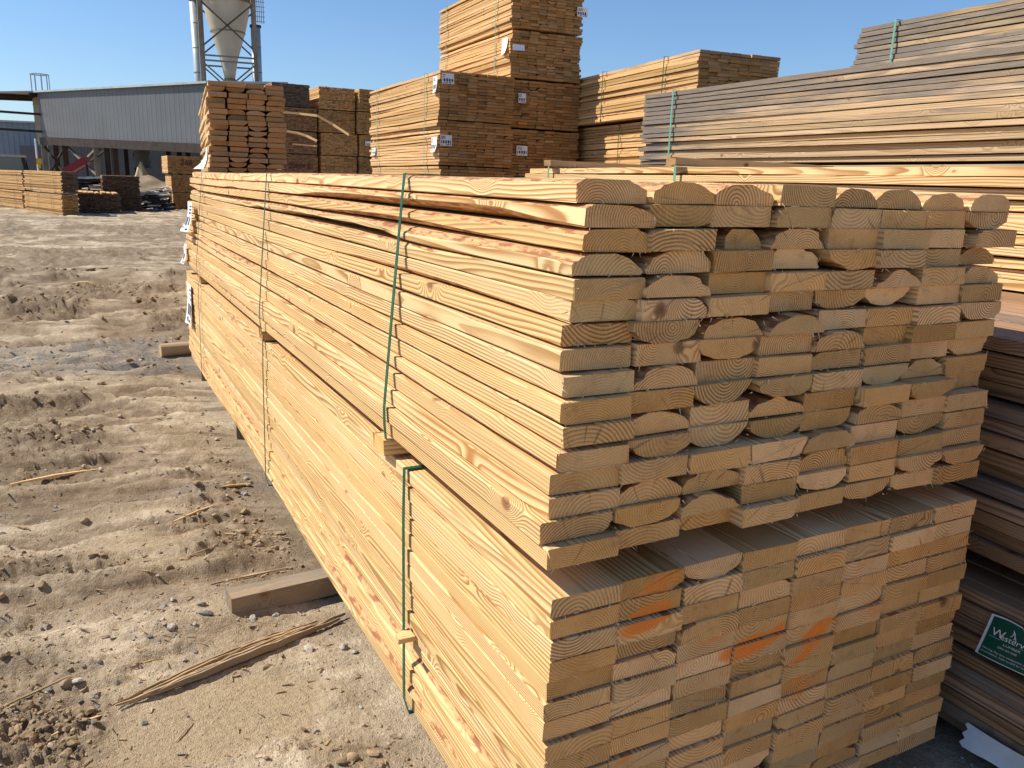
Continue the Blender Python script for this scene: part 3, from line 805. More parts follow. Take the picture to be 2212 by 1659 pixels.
# tyre ruts and ridges run roughly along x: (y centre, half width, depth, side)
RUTS = [(1.75, .07, -.020), (1.98, .10, .022), (2.62, .12, -.018), (2.95, .10, .026), (3.30, .10, -.040), (3.62, .08, .036), (3.95, .14, -.026), (4.35, .10, .030), (4.75, .10, -.018),
        (7.0, .18, -.04), (7.5, .2, .045), (8.05, .22, -.09), (8.6, .2, .07), (9.1, .25, -.06), (9.9, .3, .06), (10.7, .35, -.08), (11.4, .3, .06), (13, .5, -.05), (15.2, .6, .05), (18, .8, -.05), (22, 1, .06)]
def ground_h(x, y):
    wob = (fbm(x*.55+3, y*.3+9, 3)-.45)*.65
    yy = y + .13*(x+.5) + wob
    near = np.exp(-((x-.6)/.75)**2)*(y < 6.2)*(y > -.4)
    h = (fbm(x*.35, y*.35, 3)-.45)*.05*smooth(2, 9, y)
    for (c, w, d) in RUTS:
        k = .55 + .9*vnoise(x*1.3+c*7, y*.4+c)
        h = h + d*np.exp(-((yy-c)/w)**2)*k
    h = h*np.where(y > 6.3, 1.2, .55)
    st_ = fbm(x*1.2+wob*1.5+5, yy*8.0, 5); h = h + .020*smooth(.42, .52, st_)*smooth(1.1, 2.0, y) + .014*(1-np.abs(2*vnoise(x*2.3, yy*17)-1))*smooth(1.1, 2.0, y)
    # pressed tread lugs inside two of the tracks
    for (c, w, n) in ((4.55, .22, 9.0), (3.15, .16, 11.0)):
        lug = np.maximum(0, np.sin((x*n + (yy-c)*n*.8)*1.0 + 2.2*vnoise(x*2, y*2)))
        h = h + .026*lug*np.exp(-((yy-c)/w)**2)*smooth(.3, .6, vnoise(x*1.5+4, y*2+8))
    # clods, clumped along the ridges
    cm = smooth(.42, .60, fbm(x*1.1+31, y*1.5+7, 3))
    ridg = sum(np.exp(-((yy-c)/(w*1.5))**2) for (c, w, d) in RUTS if d > 0)
    bl = .6*smooth(.05, .35, np.exp(-(((x+.93)/.16)**2+((y-1.08)/.16)**2)))
    cm2 = np.clip(cm*.5 + .85*np.clip(ridg, 0, 1)*smooth(.3, .55, vnoise(x*2.2, y*1.1+50)) + bl, 0, 1.2)
    sm = smooth(.4, .6, np.exp(-(((x+.42)/.34)**2+((y-.98)/.22)**2)))      # trodden smooth patch
    sm = np.maximum(sm, .8*smooth(.4, .7, np.exp(-(((x+.55)/.3)**2+((y-2.2)/.12)**2))))
    cm2 = cm2*(1-.92*sm)
    b1 = np.abs(vnoise(x*13, y*15)-.5)*2; b2 = np.abs(vnoise(x*29+5, y*33)-.5)*2; b3 = np.abs(vnoise(x*63, y*69+3)-.5)*2; b4 = np.abs(vnoise(x*130, y*137+3)-.5)*2
    far_ = smooth(1.5, 6, y)
    h = h + cm2*(1+.8*far_)*(.026*(1-b1) + .026*(1-b2) + .015*(1-b3) + .006*(1-b4) - .038)
    pl = fbm(x*1.5+wob, y*5.2+21, 5)
    h = h + (1-sm)*.016*smooth(.455, .485, pl) + (1-sm)*.012*smooth(.53, .55, pl)
    h = h + (1-.8*sm)*((fbm(x*4.5, y*13, 5)-.47)*.042*(1+1.0*far_) + (fbm(x*18, y*34, 3)-.45)*.011 + (vnoise(x*70, y*75)-.5)*.005) + (vnoise(x*150, y*160)-.5)*.002*(1-.5*sm)
    h = h - .012*near*0
    gate = smooth(-.30, .06, x)*smooth(6.4, 5.7, y)*(x < 2.6)*(y > -1.5)
    h = h*(1-gate) + np.minimum(h, .004)*.5*gate
    h = h*np.clip(1.15-np.hypot(x+.66, y+1.1)/160, .3, 1)
    return h, cm2, sm, yy, st_
fine = np.radians(np.linspace(-14, 74, 560)); coarse = np.radians(np.linspace(74, 346, 70)[1:-1])
az = np.concatenate([fine, coarse])
rr = np.concatenate([np.geomspace(.55, 40, 960), np.geomspace(42, 2200, 40)])
AZ, RR = np.meshgrid(az, rr)
GX = CP.x + RR*np.sin(AZ); GY = CP.y + RR*np.cos(AZ)
GH, CM, SM, GYY, STK = ground_h(GX, GY)
nA, nR = len(az), len(rr)
V = np.stack([GX, GY, GH], -1).reshape(-1, 3)
idx = np.arange(nA*nR).reshape(nR, nA)
a = idx[:-1, :]; b_ = np.roll(idx, -1, 1)[:-1, :]; c_ = np.roll(idx, -1, 1)[1:, :]; d_ = idx[1:, :]
Fq = np.stack([a, d_, c_, b_], -1).reshape(-1, 4)[:, ::-1]
me = bpy.data.meshes.new('ground')
V = np.vstack([V, [[CP.x, CP.y, float(GH[0].mean())]]])
faces = Fq.tolist() + [[int(idx[0, (k+1) % nA]), int(idx[0, k]), nA*nR] for k in range(nA)]
me.from_pydata(V.tolist(), [], faces)
gm = np.zeros((len(V), 3)); 
grav = smooth(.45, .62, fbm(GX*.8+11, GY*.9+3, 3) + .35*np.exp(-((GYY-6.0)/.9)**2) + .22*np.exp(-((GY-1.25)/.35)**2)*(GX < -.45) - .12)
band = sum(np.exp(-((GYY-c)/(w*1.1))**2)*np.sign(-d) for (c, w, d) in RUTS)
gm[:-1] = np.stack([np.clip(CM + .25*np.clip(band, -1, 1)*vnoise(GX*1.7, GY*3) + .75*smooth(.54, .40, STK)*smooth(1.2, 2.2, GY), -1, 1), SM, grav], -1).reshape(-1, 3)
at = me.attributes.new('gm', 'FLOAT_VECTOR', 'POINT'); at.data.foreach_set('vector', gm.ravel())
me.polygons.foreach_set('use_smooth', np.ones(len(faces), bool)); me.update()
s = SH('dry_mud', 0.85, 0.15)
o_ = s.obj(); g = s.sep(s.attr('gm'))
n1 = s.noise(o_, 1.6, 5, 0.6); n2 = s.noise(o_, 9.0, 5, 0.65); n3 = s.noise(o_, 60.0, 4, 0.7); n4 = s.noise(o_, 240.0, 3, 0.7)
c = s.mix(s.ramp(n1, .35, .65), (0.42, 0.325, 0.212), (0.585, 0.472, 0.325))
c = s.mix(s.math('MULTIPLY', s.ramp(n2, .44, .62, 0, .9), s.ramp(n1, .40, .58)), c, (0.720, 0.600, 0.425))
c = s.mix(s.math('MULTIPLY', s.ramp(g[0], .05, .8), s.ramp(n2, .35, .55, .35, .9)), c, (0.270, 0.198, 0.126))
c = s.mix(s.math('MULTIPLY', g[1], .7), c, (0.51, 0.395, 0.243))
gravc = s.mix(s.ramp(n4, .38, .62), (0.17, 0.155, 0.138), (0.42, 0.395, 0.355))
c = s.mix(s.math('MULTIPLY', g[2], s.ramp(n2, .38, .6, .15, .85)), c, gravc)
c = s.mix(s.ramp(n3, .35, .65, 0, .5), c, s.mix(1.0, c, (0.6, 0.58, 0.56), 'MULTIPLY'))
vo = s.n('ShaderNodeTexVoronoi', {'Vector': o_, 'Scale': 85.0})
peb = s.math('MULTIPLY', s.ramp(vo.outputs['Distance'], .30, .18), s.ramp(s.sep(vo.outputs['Color'])[0], .80, .84))
c = s.mix(s.math('MULTIPLY', peb, .8), c, s.mix(s.sep(vo.outputs['Color'])[1], (0.14, 0.135, 0.13), (0.48, 0.45, 0.40)))
# no separate soil tint in the gap or beside the stacks
s.color(c)
hgt = s.math('ADD', s.math('ADD', s.math('MULTIPLY', n3, 1.0), s.math('MULTIPLY', n4, .5)), s.math('ADD', s.math('MULTIPLY', n2, 1.5), s.math('MULTIPLY', peb, .5)))
s.bump(hgt, .9, .014)
go = link('ground', me, s.m); go['kind'] = 'structure'

def gz(x, y):
    return float(ground_h(np.array([float(x)]), np.array([float(y)]))[0][0])

# ------------------------------------------------------------------ stones, gravel, chips
sM = SH('grey_stone', 0.8, 0.2)
so = sM.obj(); ov = sM.n('ShaderNodeObjectInfo').outputs['Random']; rn = sM.n('ShaderNodeNewGeometry').outputs['Random Per Island']
rv = sM.math('FRACT', sM.math('ADD', ov, sM.math('MULTIPLY', rn, 3.7)))
cc = sM.mix(sM.ramp(rv, .15, .9, smooth=False), (0.13, 0.13, 0.135), (0.46, 0.42, 0.36))
cc = sM.mix(sM.ramp(sM.noise(so, 60.0, 4, .65), .4, .65, 0, .55), cc, (0.40, 0.34, 0.25))
sM.color(cc); sM.bump(sM.noise(so, 180.0, 4, .7), .5, .003)
M_stone = sM.m
M_clod = simple('mud_clod', (0.29, 0.208, 0.122), 0.9, 0.35, 22, stain=(0.42, 0.325, 0.205))
PHI = (1+5**.5)/2
ICO_V = np.array([(-1,PHI,0),(1,PHI,0),(-1,-PHI,0),(1,-PHI,0),(0,-1,PHI),(0,1,PHI),(0,-1,-PHI),(0,1,-PHI),(PHI,0,-1),(PHI,0,1),(-PHI,0,-1),(-PHI,0,1)])/1.9
ICO_F = [(0,11,5),(0,5,1),(0,1,7),(0,7,10),(0,10,11),(1,5,9),(5,11,4),(11,10,2),(10,7,6),(7,1,8),(3,9,4),(3,4,2),(3,2,6),(3,6,8),(3,8,9),(4,9,5),(2,4,11),(6,2,10),(8,6,7),(9,8,1)]
def subdiv(V, F):
    V = [tuple(v) for v in V]; mid = {}; out = []
    def mp(a, b):
        k = (min(a, b), max(a, b))
        if k not in mid:
            p = (np.array(V[a])+np.array(V[b]))/2; p = p/np.linalg.norm(p); V.append(tuple(p)); mid[k] = len(V)-1
        return mid[k]
    for (a, b, c) in F:
        x, y, z = mp(a, b), mp(b, c), mp(c, a); out += [(a, x, z), (b, y, x), (c, z, y), (x, y, z)]
    return np.array(V), out
ICO2 = subdiv(ICO_V, ICO_F)
def rock(rs, size, hi=False):
    V, F = ICO2 if hi else (ICO_V, ICO_F)
    V = V.copy()
    for _ in range(7 if hi else 3):           # chop flat facets
        d = rs.normal(0, 1, 3); d /= np.linalg.norm(d); k = rs.uniform(.45, .8)
        pr = V@d; V = V - np.outer(np.maximum(0, pr-k), d)
    V = V*(1+rs.normal(0, .09 if hi else .05, (len(V), 1)))*np.array([1, rs.uniform(.6, 1), rs.uniform(.45, .8)])*size
    t = rs.rand()*6.28; R_ = np.array([[math.cos(t), -math.sin(t), 0], [math.sin(t), math.cos(t), 0], [0, 0, 1]])
    return V@R_.T, F
ST = [(-.396, 1.505, .026, 'pale blocky stone lying before the end of the muddy bearer'), (-.51, 1.47, .020, 'dark angular stone left of the pale blocky stone'),
      (-.132, 1.195, .020, 'grey faceted stone on smooth mud under the front bundles edge'), (-.18, 1.452, .020, 'pale rounded stone wedged at the foot of the muddy bearer'),
      (-.255, 1.452, .017, 'small pale stone half under the end of the muddy bearer'), (-.773, 1.29, .019, 'flat dark stone at the left beside a thin wood splinter'),
      (-.451, 1.365, .012, 'small bluish stone above the rotten plank'), (-.618, 1.246, .014, 'whitish cracked stone left of the rotten plank'),
      (-.736, 1.205, .013, 'pale stone, upper one of the little cluster at lower left'), (-.729, 1.165, .010, 'pale stone, lower one of the little cluster at lower left'),
      (-.03, 1.172, .015, 'grey stone close under the front bundles edge, left of its pair'), (-.005, 1.14, .013, 'dark stone close under the front bundles edge, right of its pair'),
      (-.518, 1.657, .013, 'pale flat stone on the gravel edge above the dark angular stone'), (-.397, 1.625, .015, 'tan stone among clods behind the pale blocky stone'),
      (-.317, .80, .013, 'whitish stone at the bottom of the smooth mud'), (-.278, 1.647, .012, 'grey stone behind the muddy bearer'),
      (-.616, 1.046, .011, 'flat pale stone on the lower left mud'), (-.86, 1.70, .012, 'grey stone at the left edge above the upright chip'), (-.48, 1.71, .012, 'small grey stone in the clod ridge'),
      (-.675, 1.267, .013, 'rounded grey stone left of the rotten plank end')]
rs = np.random.RandomState(77)
for (x, y, r, lab) in ST:
    V, F = rock(rs, r, True); mb = MB(); mb.add(V, F)
    o = mb.build('stone', M_stone); o.location = (x, y, gz(x, y)+r*.22)
    tag(o, lab, 'stone', 'larger stones lying on the mud')
mb = MB(); n = 0
gx = rs.uniform(-1.6, 1.36, 60000); gy = rs.uniform(.3, 9, 60000)
gx = np.where(gy > 3, gx*1.3-.3, gx)
H_, C_, S_, YY_, _k = ground_h(gx, gy)
gr_ = smooth(.45, .62, fbm(gx*.8+11, gy*.9+3, 3) + .35*np.exp(-((YY_-6.0)/.9)**2) + .22*np.exp(-((gy-1.25)/.35)**2)*(gx < -.45) - .12)
dens = (.10 + .6*gr_ + .20*C_ + .25*(gy < 1.75)*(gy > 1.25))*(1-.8*S_)*np.clip(2.2/gy, .15, 1.2)
ok = (rs.rand(60000) < dens*.5) & ((gx < -.02) | (gy < .25) | ((gx > 1.23) & (gy < 1)))
for x, y, h in zip(gx[ok], gy[ok], H_[ok]):
    size = min(.011, .0022*math.exp(rs.exponential(.55)))*(1 if y < 2.5 else 1.5)
    V, F = rock(rs, size); V = V + np.array([x, y, h+size*.25]); mb.add(V, F)
# pale broken gravel in the gap between the front and dark bundles
for _ in range(170):
    x = rs.uniform(.9, 1.35); y = rs.uniform(-.75, .1)
    size = .0045*math.exp(rs.normal(0, .5)); V, F = rock(rs, size); V = V + np.array([x, y, gz(x, y)+size*.3]); mb.add(V, F)
tag(mb.build('gravel', M_stone), kind='stuff')
# crumbled lumps of mud along the ridges
mb = MB()
gx = rs.uniform(-1.7, .25, 90000); gy = .45*np.exp(rs.uniform(0, 3.3, 90000)); gx = np.where(gy > 3, gx*1.25, gx)
H_, C_, S_, YY_, _k = ground_h(gx, gy)
ok = (rs.rand(90000) < (.008+.24*C_**2)*(1-.95*S_)) & ((gx < -.01) | (gy > 6.4))
for x, y, h in zip(gx[ok], gy[ok], H_[ok]):
    size = min(.017, .0032*math.exp(rs.exponential(.55)))*(1+.14*y)
    V, F = rock(rs, size, size > .006 and y < 4); V = V + np.array([x, y, h+size*.15]); mb.add(V, F)
tag(mb.build('mud_clods', M_clod), kind='stuff')

def splinter_mesh(L_, w, t, seed, n=9, frayed=False):
    r_ = np.random.RandomState(seed); mb = MB()
    strands = 1 if not frayed else 22
    for q in range(strands):
        x0 = 0 if not frayed else r_.uniform(-w*.45, w*.45)
        l0 = 0 if not frayed else r_.uniform(0, .25)*L_; l1 = L_ if not frayed else L_*r_.uniform(.62, 1)
        ww = w if not frayed else w*r_.uniform(.07, .20); tt = t if not frayed else t*r_.uniform(.3, 1)
        ys = np.linspace(l0, l1, n); V = []; F = []
        bend = r_.normal(0, .02)*L_
        for i, y in enumerate(ys):
            k = math.sin(math.pi*min(.98, max(.06, (i+.4)/n)))**.55
            xc = x0*(1-.5*i/n) + bend*math.sin(3*i/n) + r_.normal(0, ww*.05); zc = (0 if not frayed else r_.uniform(0, t*.25)) + abs(r_.normal(0, t*.06))
            for (sx, sz) in ((-1, 0), (1, 0), (.8, 1), (-.7, 1)):
                V.append((xc+sx*ww*k/2, y, zc+sz*tt*k))
        for i in range(n-1):
            for k in range(4): F.append((i*4+k, (i+1)*4+k, (i+1)*4+(k+1) % 4, i*4+(k+1) % 4))
        F.append((0, 1, 2, 3)); F.append(tuple((n-1)*4+k for k in (3, 2, 1, 0)))
        V = np.array(V)
        bc = V + np.array([r_.uniform(-.05, .05), r_.rand()*50, r_.uniform(.02, .06)])
        mb.add(V, F, 0, bc, np.tile((r_.uniform(.75, 1.15) if frayed else r_.uniform(.8, 1.1), 170., .34 if frayed else .3), (len(V), 1)))
    return mb
def lay(name, mb, a, b, lab, cat, group, mats=(OLD[0],), dz=.004):
    a = Vector(a); b = Vector(b)
    o = mb.build(name, list(mats), None, wood=True)
    o.location = (a.x, a.y, gz(a.x, a.y)+dz)
    d = b-a; za = gz(a.x, a.y); zb = gz(b.x, b.y)
    o.rotation_euler = (math.atan2(zb-za, d.length), 0, math.atan2(-d.x, d.y))
    return tag(o, lab, cat, group)
def ln(a, b): return (Vector(b)-Vector(a)).length
a, b = (.03, 1.372), (-.70, 1.14)
lay('rotten_plank', splinter_mesh(ln(a, b), .055, .026, 5, 14, True), a, b, 'long rotten plank split into frayed strands lying on the mud below the bearer', 'plank', None, (OLD[0],), .004)
SP = [((-1.04, 3.03), (-.68, 3.18), .022, 'long thin splinter in the clods at far left'), ((-.862, 1.53), (-.862, 1.645), .018, 'short upright grey chip at the left edge'),
      ((-.60, 1.51), (-.573, 1.455), .006, 'tiny pale splinter above the rotten plank'), ((-.80, 1.285), (-.545, 1.36), .007, 'thin straight splinter left of the rotten plank'),
      ((-.97, 1.28), (-.79, 1.33), .010, 'pale splinter at the left frame edge'), ((-.31, 2.14), (.0, 2.05), .016, 'flat splinter pointing under the front bundles'),
      ((-.42, 2.36), (-.24, 2.44), .012, 'curved splinter on pale mud'), ((-.55, .93), (-.50, .995), .005, 'thin dark twig on the smooth mud'),
      ((-1.0, 2.55), (-.945, 2.5), .014, 'stubby chip at the left edge of the pale mud'), ((-.18, 2.66), (-.03, 2.72), .018, 'broad splinter near the front bundles, middle distance'),
      ((-.30, 2.02), (-.42, 1.98), .006, 'dark twig in the track beside the front bundles'), ((-.80, 11.7), (-.25, 12.6), .10, 'dark broken board far off on the mud, upper of two'),
      ((-.86, 10.08), (-.55, 10.02), .14, 'dark broken board far off on the mud, lower of two'), ((-.70, 6.86), (-.58, 6.92), .05, 'bright chip of wood near the grey gravel'),
      ((-.35, 1.76), (-.05, 1.80), .012, 'thin lath in the soil behind the muddy bearer'), ((-.84, 1.10), (-.72, 1.13), .010, 'splinter at lower left beside the clods')]
for i, (a, b, w, lab) in enumerate(SP):
    lay('wood_splinter', splinter_mesh(ln(a, b), w, w*.45, 300+i), a, b, lab, 'splinter', 'wood splinters lying on the mud', (OLD[0] if i % 3 else FRESH[0],))
mb = MB()
for _ in range(700):
    y = .5*math.exp(rs.uniform(0, 2.6)); x = rs.uniform(-1.3, .0); l = rs.uniform(.006, .028)*(1+.1*y); t = rs.rand()*6.28
    d = np.array([math.cos(t), math.sin(t), rs.uniform(-.1, .2)])*l; p = np.array([x, y, gz(x, y)+.0025]); e = np.array([-math.sin(t), math.cos(t), 0])*l*rs.uniform(.05, .16)
    V = np.array([p-e, p+e, p+d+e*.6, p+d-e*.5]); up_ = np.array([0, 0, .002])
    V = np.vstack([V, V+up_]); bc = V + np.array([0, rs.rand()*40, .04])
    mb.add(V, [(0,3,2,1),(4,5,6,7),(0,1,5,4),(1,2,6,5),(2,3,7,6),(3,0,4,7)], 0, bc, np.tile((rs.uniform(.6, 1.1), 170., rs.uniform(0, .6)), (8, 1)))
tag(mb.build('wood_chips', OLD[0], None, wood=True), kind='stuff')

# ------------------------------------------------------------------ sawmill buildings behind the yard
M_sheet = simple('grey_metal_cladding', (0.105, 0.112, 0.118), 0.5, 0.08, .35, metal=0.0, spec=.35, stain=(0.085, 0.082, 0.08))
M_sheet2 = simple('blue_grey_cladding', (0.20, 0.245, 0.29), 0.5, 0.06, .6, stain=(0.23, 0.25, 0.28))
M_roofu = simple('pale_roof_underside', (0.40, 0.38, 0.34), 0.7, 0.1, 1.0)
M_steel = simple('rusty_brown_steel', (0.04, 0.026, 0.018), 0.65, 0.3, 2.0, stain=(0.025, 0.018, 0.015))
M_steel2 = simple('tan_painted_steel', (0.22, 0.185, 0.14), 0.6, 0.2, 2.0, stain=(0.14, 0.09, 0.055))
M_galv = simple('galvanized_pipe', (0.36, 0.40, 0.40), 0.5, 0.14, 1.2, metal=0.1, spec=.5)
M_cone = simple('cream_painted_hopper', (0.50, 0.44, 0.345), 0.5, 0.06, .8, stain=(0.42, 0.355, 0.27))
M_red = simple('red_painted_metal', (0.20, 0.022, 0.03), 0.45, 0.15, 3.0)
M_glass = simple('dark_cab_glass', (0.09, 0.12, 0.12), 0.08, 0.1, 1.0, spec=.8)
M_black = simple('black_cab_frame', (0.02, 0.02, 0.022), 0.5, 0.2, 3.0)
M_yel = simple('yellow_machine_paint', (0.55, 0.36, 0.04), 0.45, 0.1, 3.0)
M_cabroof = simple('cab_roof_beige', (0.42, 0.38, 0.28), 0.5, 0.1, 2.0)
M_saw = simple('sawdust', (0.27, 0.20, 0.125), 0.95, 0.15, 1.6)

def ribbed(p0, p1, z0a, z1a, z0b, z1b, pitch=.3, depth=.035):
    """vertical ribbed cladding between two plan points; z0/z1 bottom and top at each end"""
    p0 = Vector(p0); p1 = Vector(p1); d = (p1-p0); Lg = d.length; d.normalize(); nrm = Vector((d.y, -d.x))
    n = int(Lg/pitch); V = []; F = []
    for i in range(n):
        for (f, o) in ((0, 0), (.12, depth), (.24, depth), (.36, 0)):
            s_ = (i+f)*pitch; t = min(1, s_/Lg); q = p0 + d*min(s_, Lg) + nrm*o
            V.append((q.x, q.y, z0a*(1-t)+z0b*t)); V.append((q.x, q.y, z1a*(1-t)+z1b*t))
    V.append((p1.x, p1.y, z0b)); V.append((p1.x, p1.y, z1b))
    for k in range(len(V)//2-1): F.append((2*k, 2*k+2, 2*k+3, 2*k+1))
    mb = MB(); mb.add(V, F); return mb
# elevated bin house: lit ribbed side from the far left end to the near right end
A0 = Vector((-2.6, 69.8)); A1 = Vector((5.98, 48.9)); dA = (A1-A0).normalized(); nA_ = Vector((-dA.y, dA.x))
if nA_.x < 0: nA_ = -nA_
A1 = A1 + dA*.8
za0, za1, zb0, zb1 = 3.72, 6.78, 3.10, 6.27
sh = empty('elevated_shed', (A0.x, A0.y, 0)); tag(sh, 'long grey ribbed metal shed raised on steel legs behind the yard', 'shed')
def spart(name, mb, mat, parent=None, **k):
    o = mb.build(name, mat, None, **k); o.parent = sh; o.matrix_parent_inverse = Matrix.Translation((-A0.x, -A0.y, 0)); return o
spart('side_wall', ribbed(A0, A1, za0, za1, zb0, zb1, .55, .014), M_sheet)
W_ = nA_*5.0
def P3(p, z): return (p.x, p.y, z)
mb = MB(); B0_, B1_ = A0+W_, A1+W_
mb.add([P3(A0, za0), P3(B0_, za0), P3(B0_, za1+.5), P3(A0, za1), P3(A1, zb0), P3(B1_, zb0), P3(B1_, zb1+.5), P3(A1, zb1)],
       [(4, 5, 6, 7), (1, 0, 3, 2), (5, 1, 2, 6)]); spart('end_wall', mb, M_sheet)
E0 = A0 - nA_*.25; E1 = A1 - nA_*.25; X0 = A0 - dA*7.5
mb = MB(); t_ = .12
for (q, w_) in (((E0, E1, B1_, B0_), None),):
    lo = [P3(E0, za1+.0), P3(E1, zb1+.0), P3(B1_, zb1+.52), P3(B0_, za1+.52)]
    hi = [(x, y, z+t_) for x, y, z in lo]
    mb.add(lo+hi, [(0, 1, 2, 3), (4, 7, 6, 5), (0, 4, 5, 1), (1, 5, 6, 2), (2, 6, 7, 3), (3, 7, 4, 0)])
spart('roof', mb, M_galv)
# open lean-to roof at the far left end with rafters
mb = MB(); c0 = A0 - nA_*.25; c1 = c0 - dA*4.2 - nA_*4.5; c2 = c1 + nA_*7; c3 = B0_
zz_ = [za1+.02, za1-.35, za1+.0, za1+.5]
lo = [P3(c0, zz_[0]), P3(c1, zz_[1]), P3(c2, zz_[2]), P3(c3, zz_[3])]; hi = [(x, y, z+.10) for x, y, z in lo]
mb.add(lo+hi, [(0, 1, 2, 3), (4, 7, 6, 5), (0, 4, 5, 1), (1, 5, 6, 2), (2, 6, 7, 3), (3, 7, 4, 0)])
spart('canopy_roof', mb, M_roofu)
for f in (.05, .5, .95):
    mb = MB(); a_ = Vector(lo[0])*(1-f)+Vector(lo[1])*f; b2 = Vector(lo[3])*(1-f)+Vector(lo[2])*f
    mb.bar(a_-Vector((0, 0, .16)), b2-Vector((0, 0, .16)), .16, .26); spart('rafter', mb, M_steel)
for z in (5.35, 4.15):
    mb = MB(); mb.bar((-6.8, 69.6, z), (A0.x+.2, A0.y-.1, z-.05), .18, .16); spart('side_beam', mb, M_steel)
pq = A0+nA_*.5; mb = MB(); mb.add([P3(pq-dA*2.3, 4.0), P3(pq-dA*1.9, 3.25), P3(pq, 3.2), P3(pq, 6.6), P3(pq-dA*2.3, 6.6), P3(pq-dA*2.3+nA_*.1, 4.0), P3(pq-dA*1.9+nA_*.1, 3.25), P3(pq+nA_*.1, 3.2), P3(pq+nA_*.1, 6.6), P3(pq-dA*2.3+nA_*.1, 6.6)],
       [(0, 1, 2, 3, 4), (9, 8, 7, 6, 5), (0, 5, 6, 1), (1, 6, 7, 2), (0, 4, 9, 5)])
spart('chute_panel', mb, M_steel2)
# floor girder and legs with cross braces
mb = MB(); mb.bar(P3(A0, za0-.28), P3(A1, zb0-.26), .3, .5); spart('girder', mb, M_steel)
mb = MB(); mb.bar(P3(B0_, za0-.28), P3(B1_, zb0-.26), .3, .5); spart('girder', mb, M_steel)
LEG = [(.01, 0), (.135, .55), (.20, 0), (.30, .9), (.37, .1), (.43, .5)]
lp = []
for i, (f, back) in enumerate([(.012, 0), (.10, 0), (.165, 0), (.375, 0), (.44, 0), (.49, 0)]):
    p = A0 + dA*((A1-A0).length*f) ; zt = za0*(1-f)+zb0*f-.5
    lp.append((p, zt)); mb = MB(); mb.bar(P3(p, 0), P3(p, zt), .34, .3); spart('leg', mb, M_steel2 if i in (0, 3) else M_steel)
    q = p + W_; mb = MB(); mb.bar(P3(q, 0), P3(q, zt), .3, .3); spart('leg', mb, M_steel)
for (i, j) in ((0, 2), (2, 0), (2, 3), (3, 2), (2, 4), (1, 3)):
    (p, zt), (q, zq) = lp[i], lp[j]
    mb = MB(); mb.bar(P3(p + nA_*.2*(i % 2), .9), P3(q + nA_*.2*(i % 2), zq-.1), .13, .13); spart('cross_brace', mb, M_steel2 if (i+j) % 2 else M_steel)

# safety cage of a ladder over the roof
mb = MB(); cx, cy = -2.45, 73.8
for k in range(9):
    t = 2*math.pi*k/9; mb.bar((cx+.62*math.cos(t), cy+.62*math.sin(t), 4.2), (cx+.62*math.cos(t), cy+.62*math.sin(t), 8.45), .06)
for z in (6.2, 8.42):
    pts = [(cx+.62*math.cos(t), cy+.62*math.sin(t), z) for t in np.linspace(0, 2*math.pi, 14)]
    for a, b in zip(pts[:-1], pts[1:]): mb.bar(a, b, .07)
mb.bar((cx, cy, 0), (cx, cy, 4.3), .2)
tag(mb.build('ladder_cage', M_galv), 'round metal ladder cage rising above the left end of the grey shed', 'ladder')

# low wall hall behind, far blue-grey hall at left
def hall(name, lab, p0, p1, z, depth, mat, roofmat, trim=None):
    p0 = Vector(p0); p1 = Vector(p1); d = (p1-p0).normalized(); nn = Vector((-d.y, d.x))
    root = empty(name, (p0.x, p0.y, 0)); tag(root, lab, 'building')
    def prt(nm, mb, m):
        o = mb.build(nm, m); o.parent = root; o.matrix_parent_inverse = Matrix.Translation((-p0.x, -p0.y, 0)); return o
    prt('front_wall', ribbed(p0, p1, 0, z, 0, z, .5, .05), mat)
    q0, q1 = p0+nn*depth, p1+nn*depth
    mb = MB(); mb.add([P3(p0, 0), P3(q0, 0), P3(q0, z+.3), P3(p0, z), P3(p1, 0), P3(q1, 0), P3(q1, z+.3), P3(p1, z)], [(1, 0, 3, 2), (4, 5, 6, 7), (5, 1, 2, 6)]); prt('rear_wall', mb, mat)
    mb = MB(); e = nn*.4; lo = [P3(p0-e, z+.02), P3(p1-e, z+.02), P3(q1, z+.34), P3(q0, z+.34)]; hi = [(x, y, zz+.18) for x, y, zz in lo]
    mb.add(lo+hi, [(0, 1, 2, 3), (4, 7, 6, 5), (0, 4, 5, 1), (1, 5, 6, 2), (2, 6, 7, 3), (3, 7, 4, 0)]); prt('roof', mb, roofmat)
    return root, prt
h1, pr1 = hall('low_hall', 'plain grey wall of the low hall seen under the raised shed', (-3.0, 80.0), (14.0, 74.5), 4.5, 12, M_sheet, M_galv)
h2, pr2 = hall('far_hall', 'pale blue-grey hall behind the loader at the left edge', (-14.0, 99.0), (2.0, 94.0), 5.8, 20, M_sheet2, M_galv)
mb = MB(); mb.box((-5.2, 93.5, 0), (-2.9, 95.0, 3.6)); pr2('annex', mb, M_sheet)
mb = MB()
for x in (-2.2, -1.5, 0.0): mb.bar((x, 93.6, 0), (x, 93.6, 3.1), .12)
for z in (2.3, 3.0): mb.bar((-3.0, 93.6, z), (.5, 93.6, z), .1)
pr2('handrail', mb, M_steel)

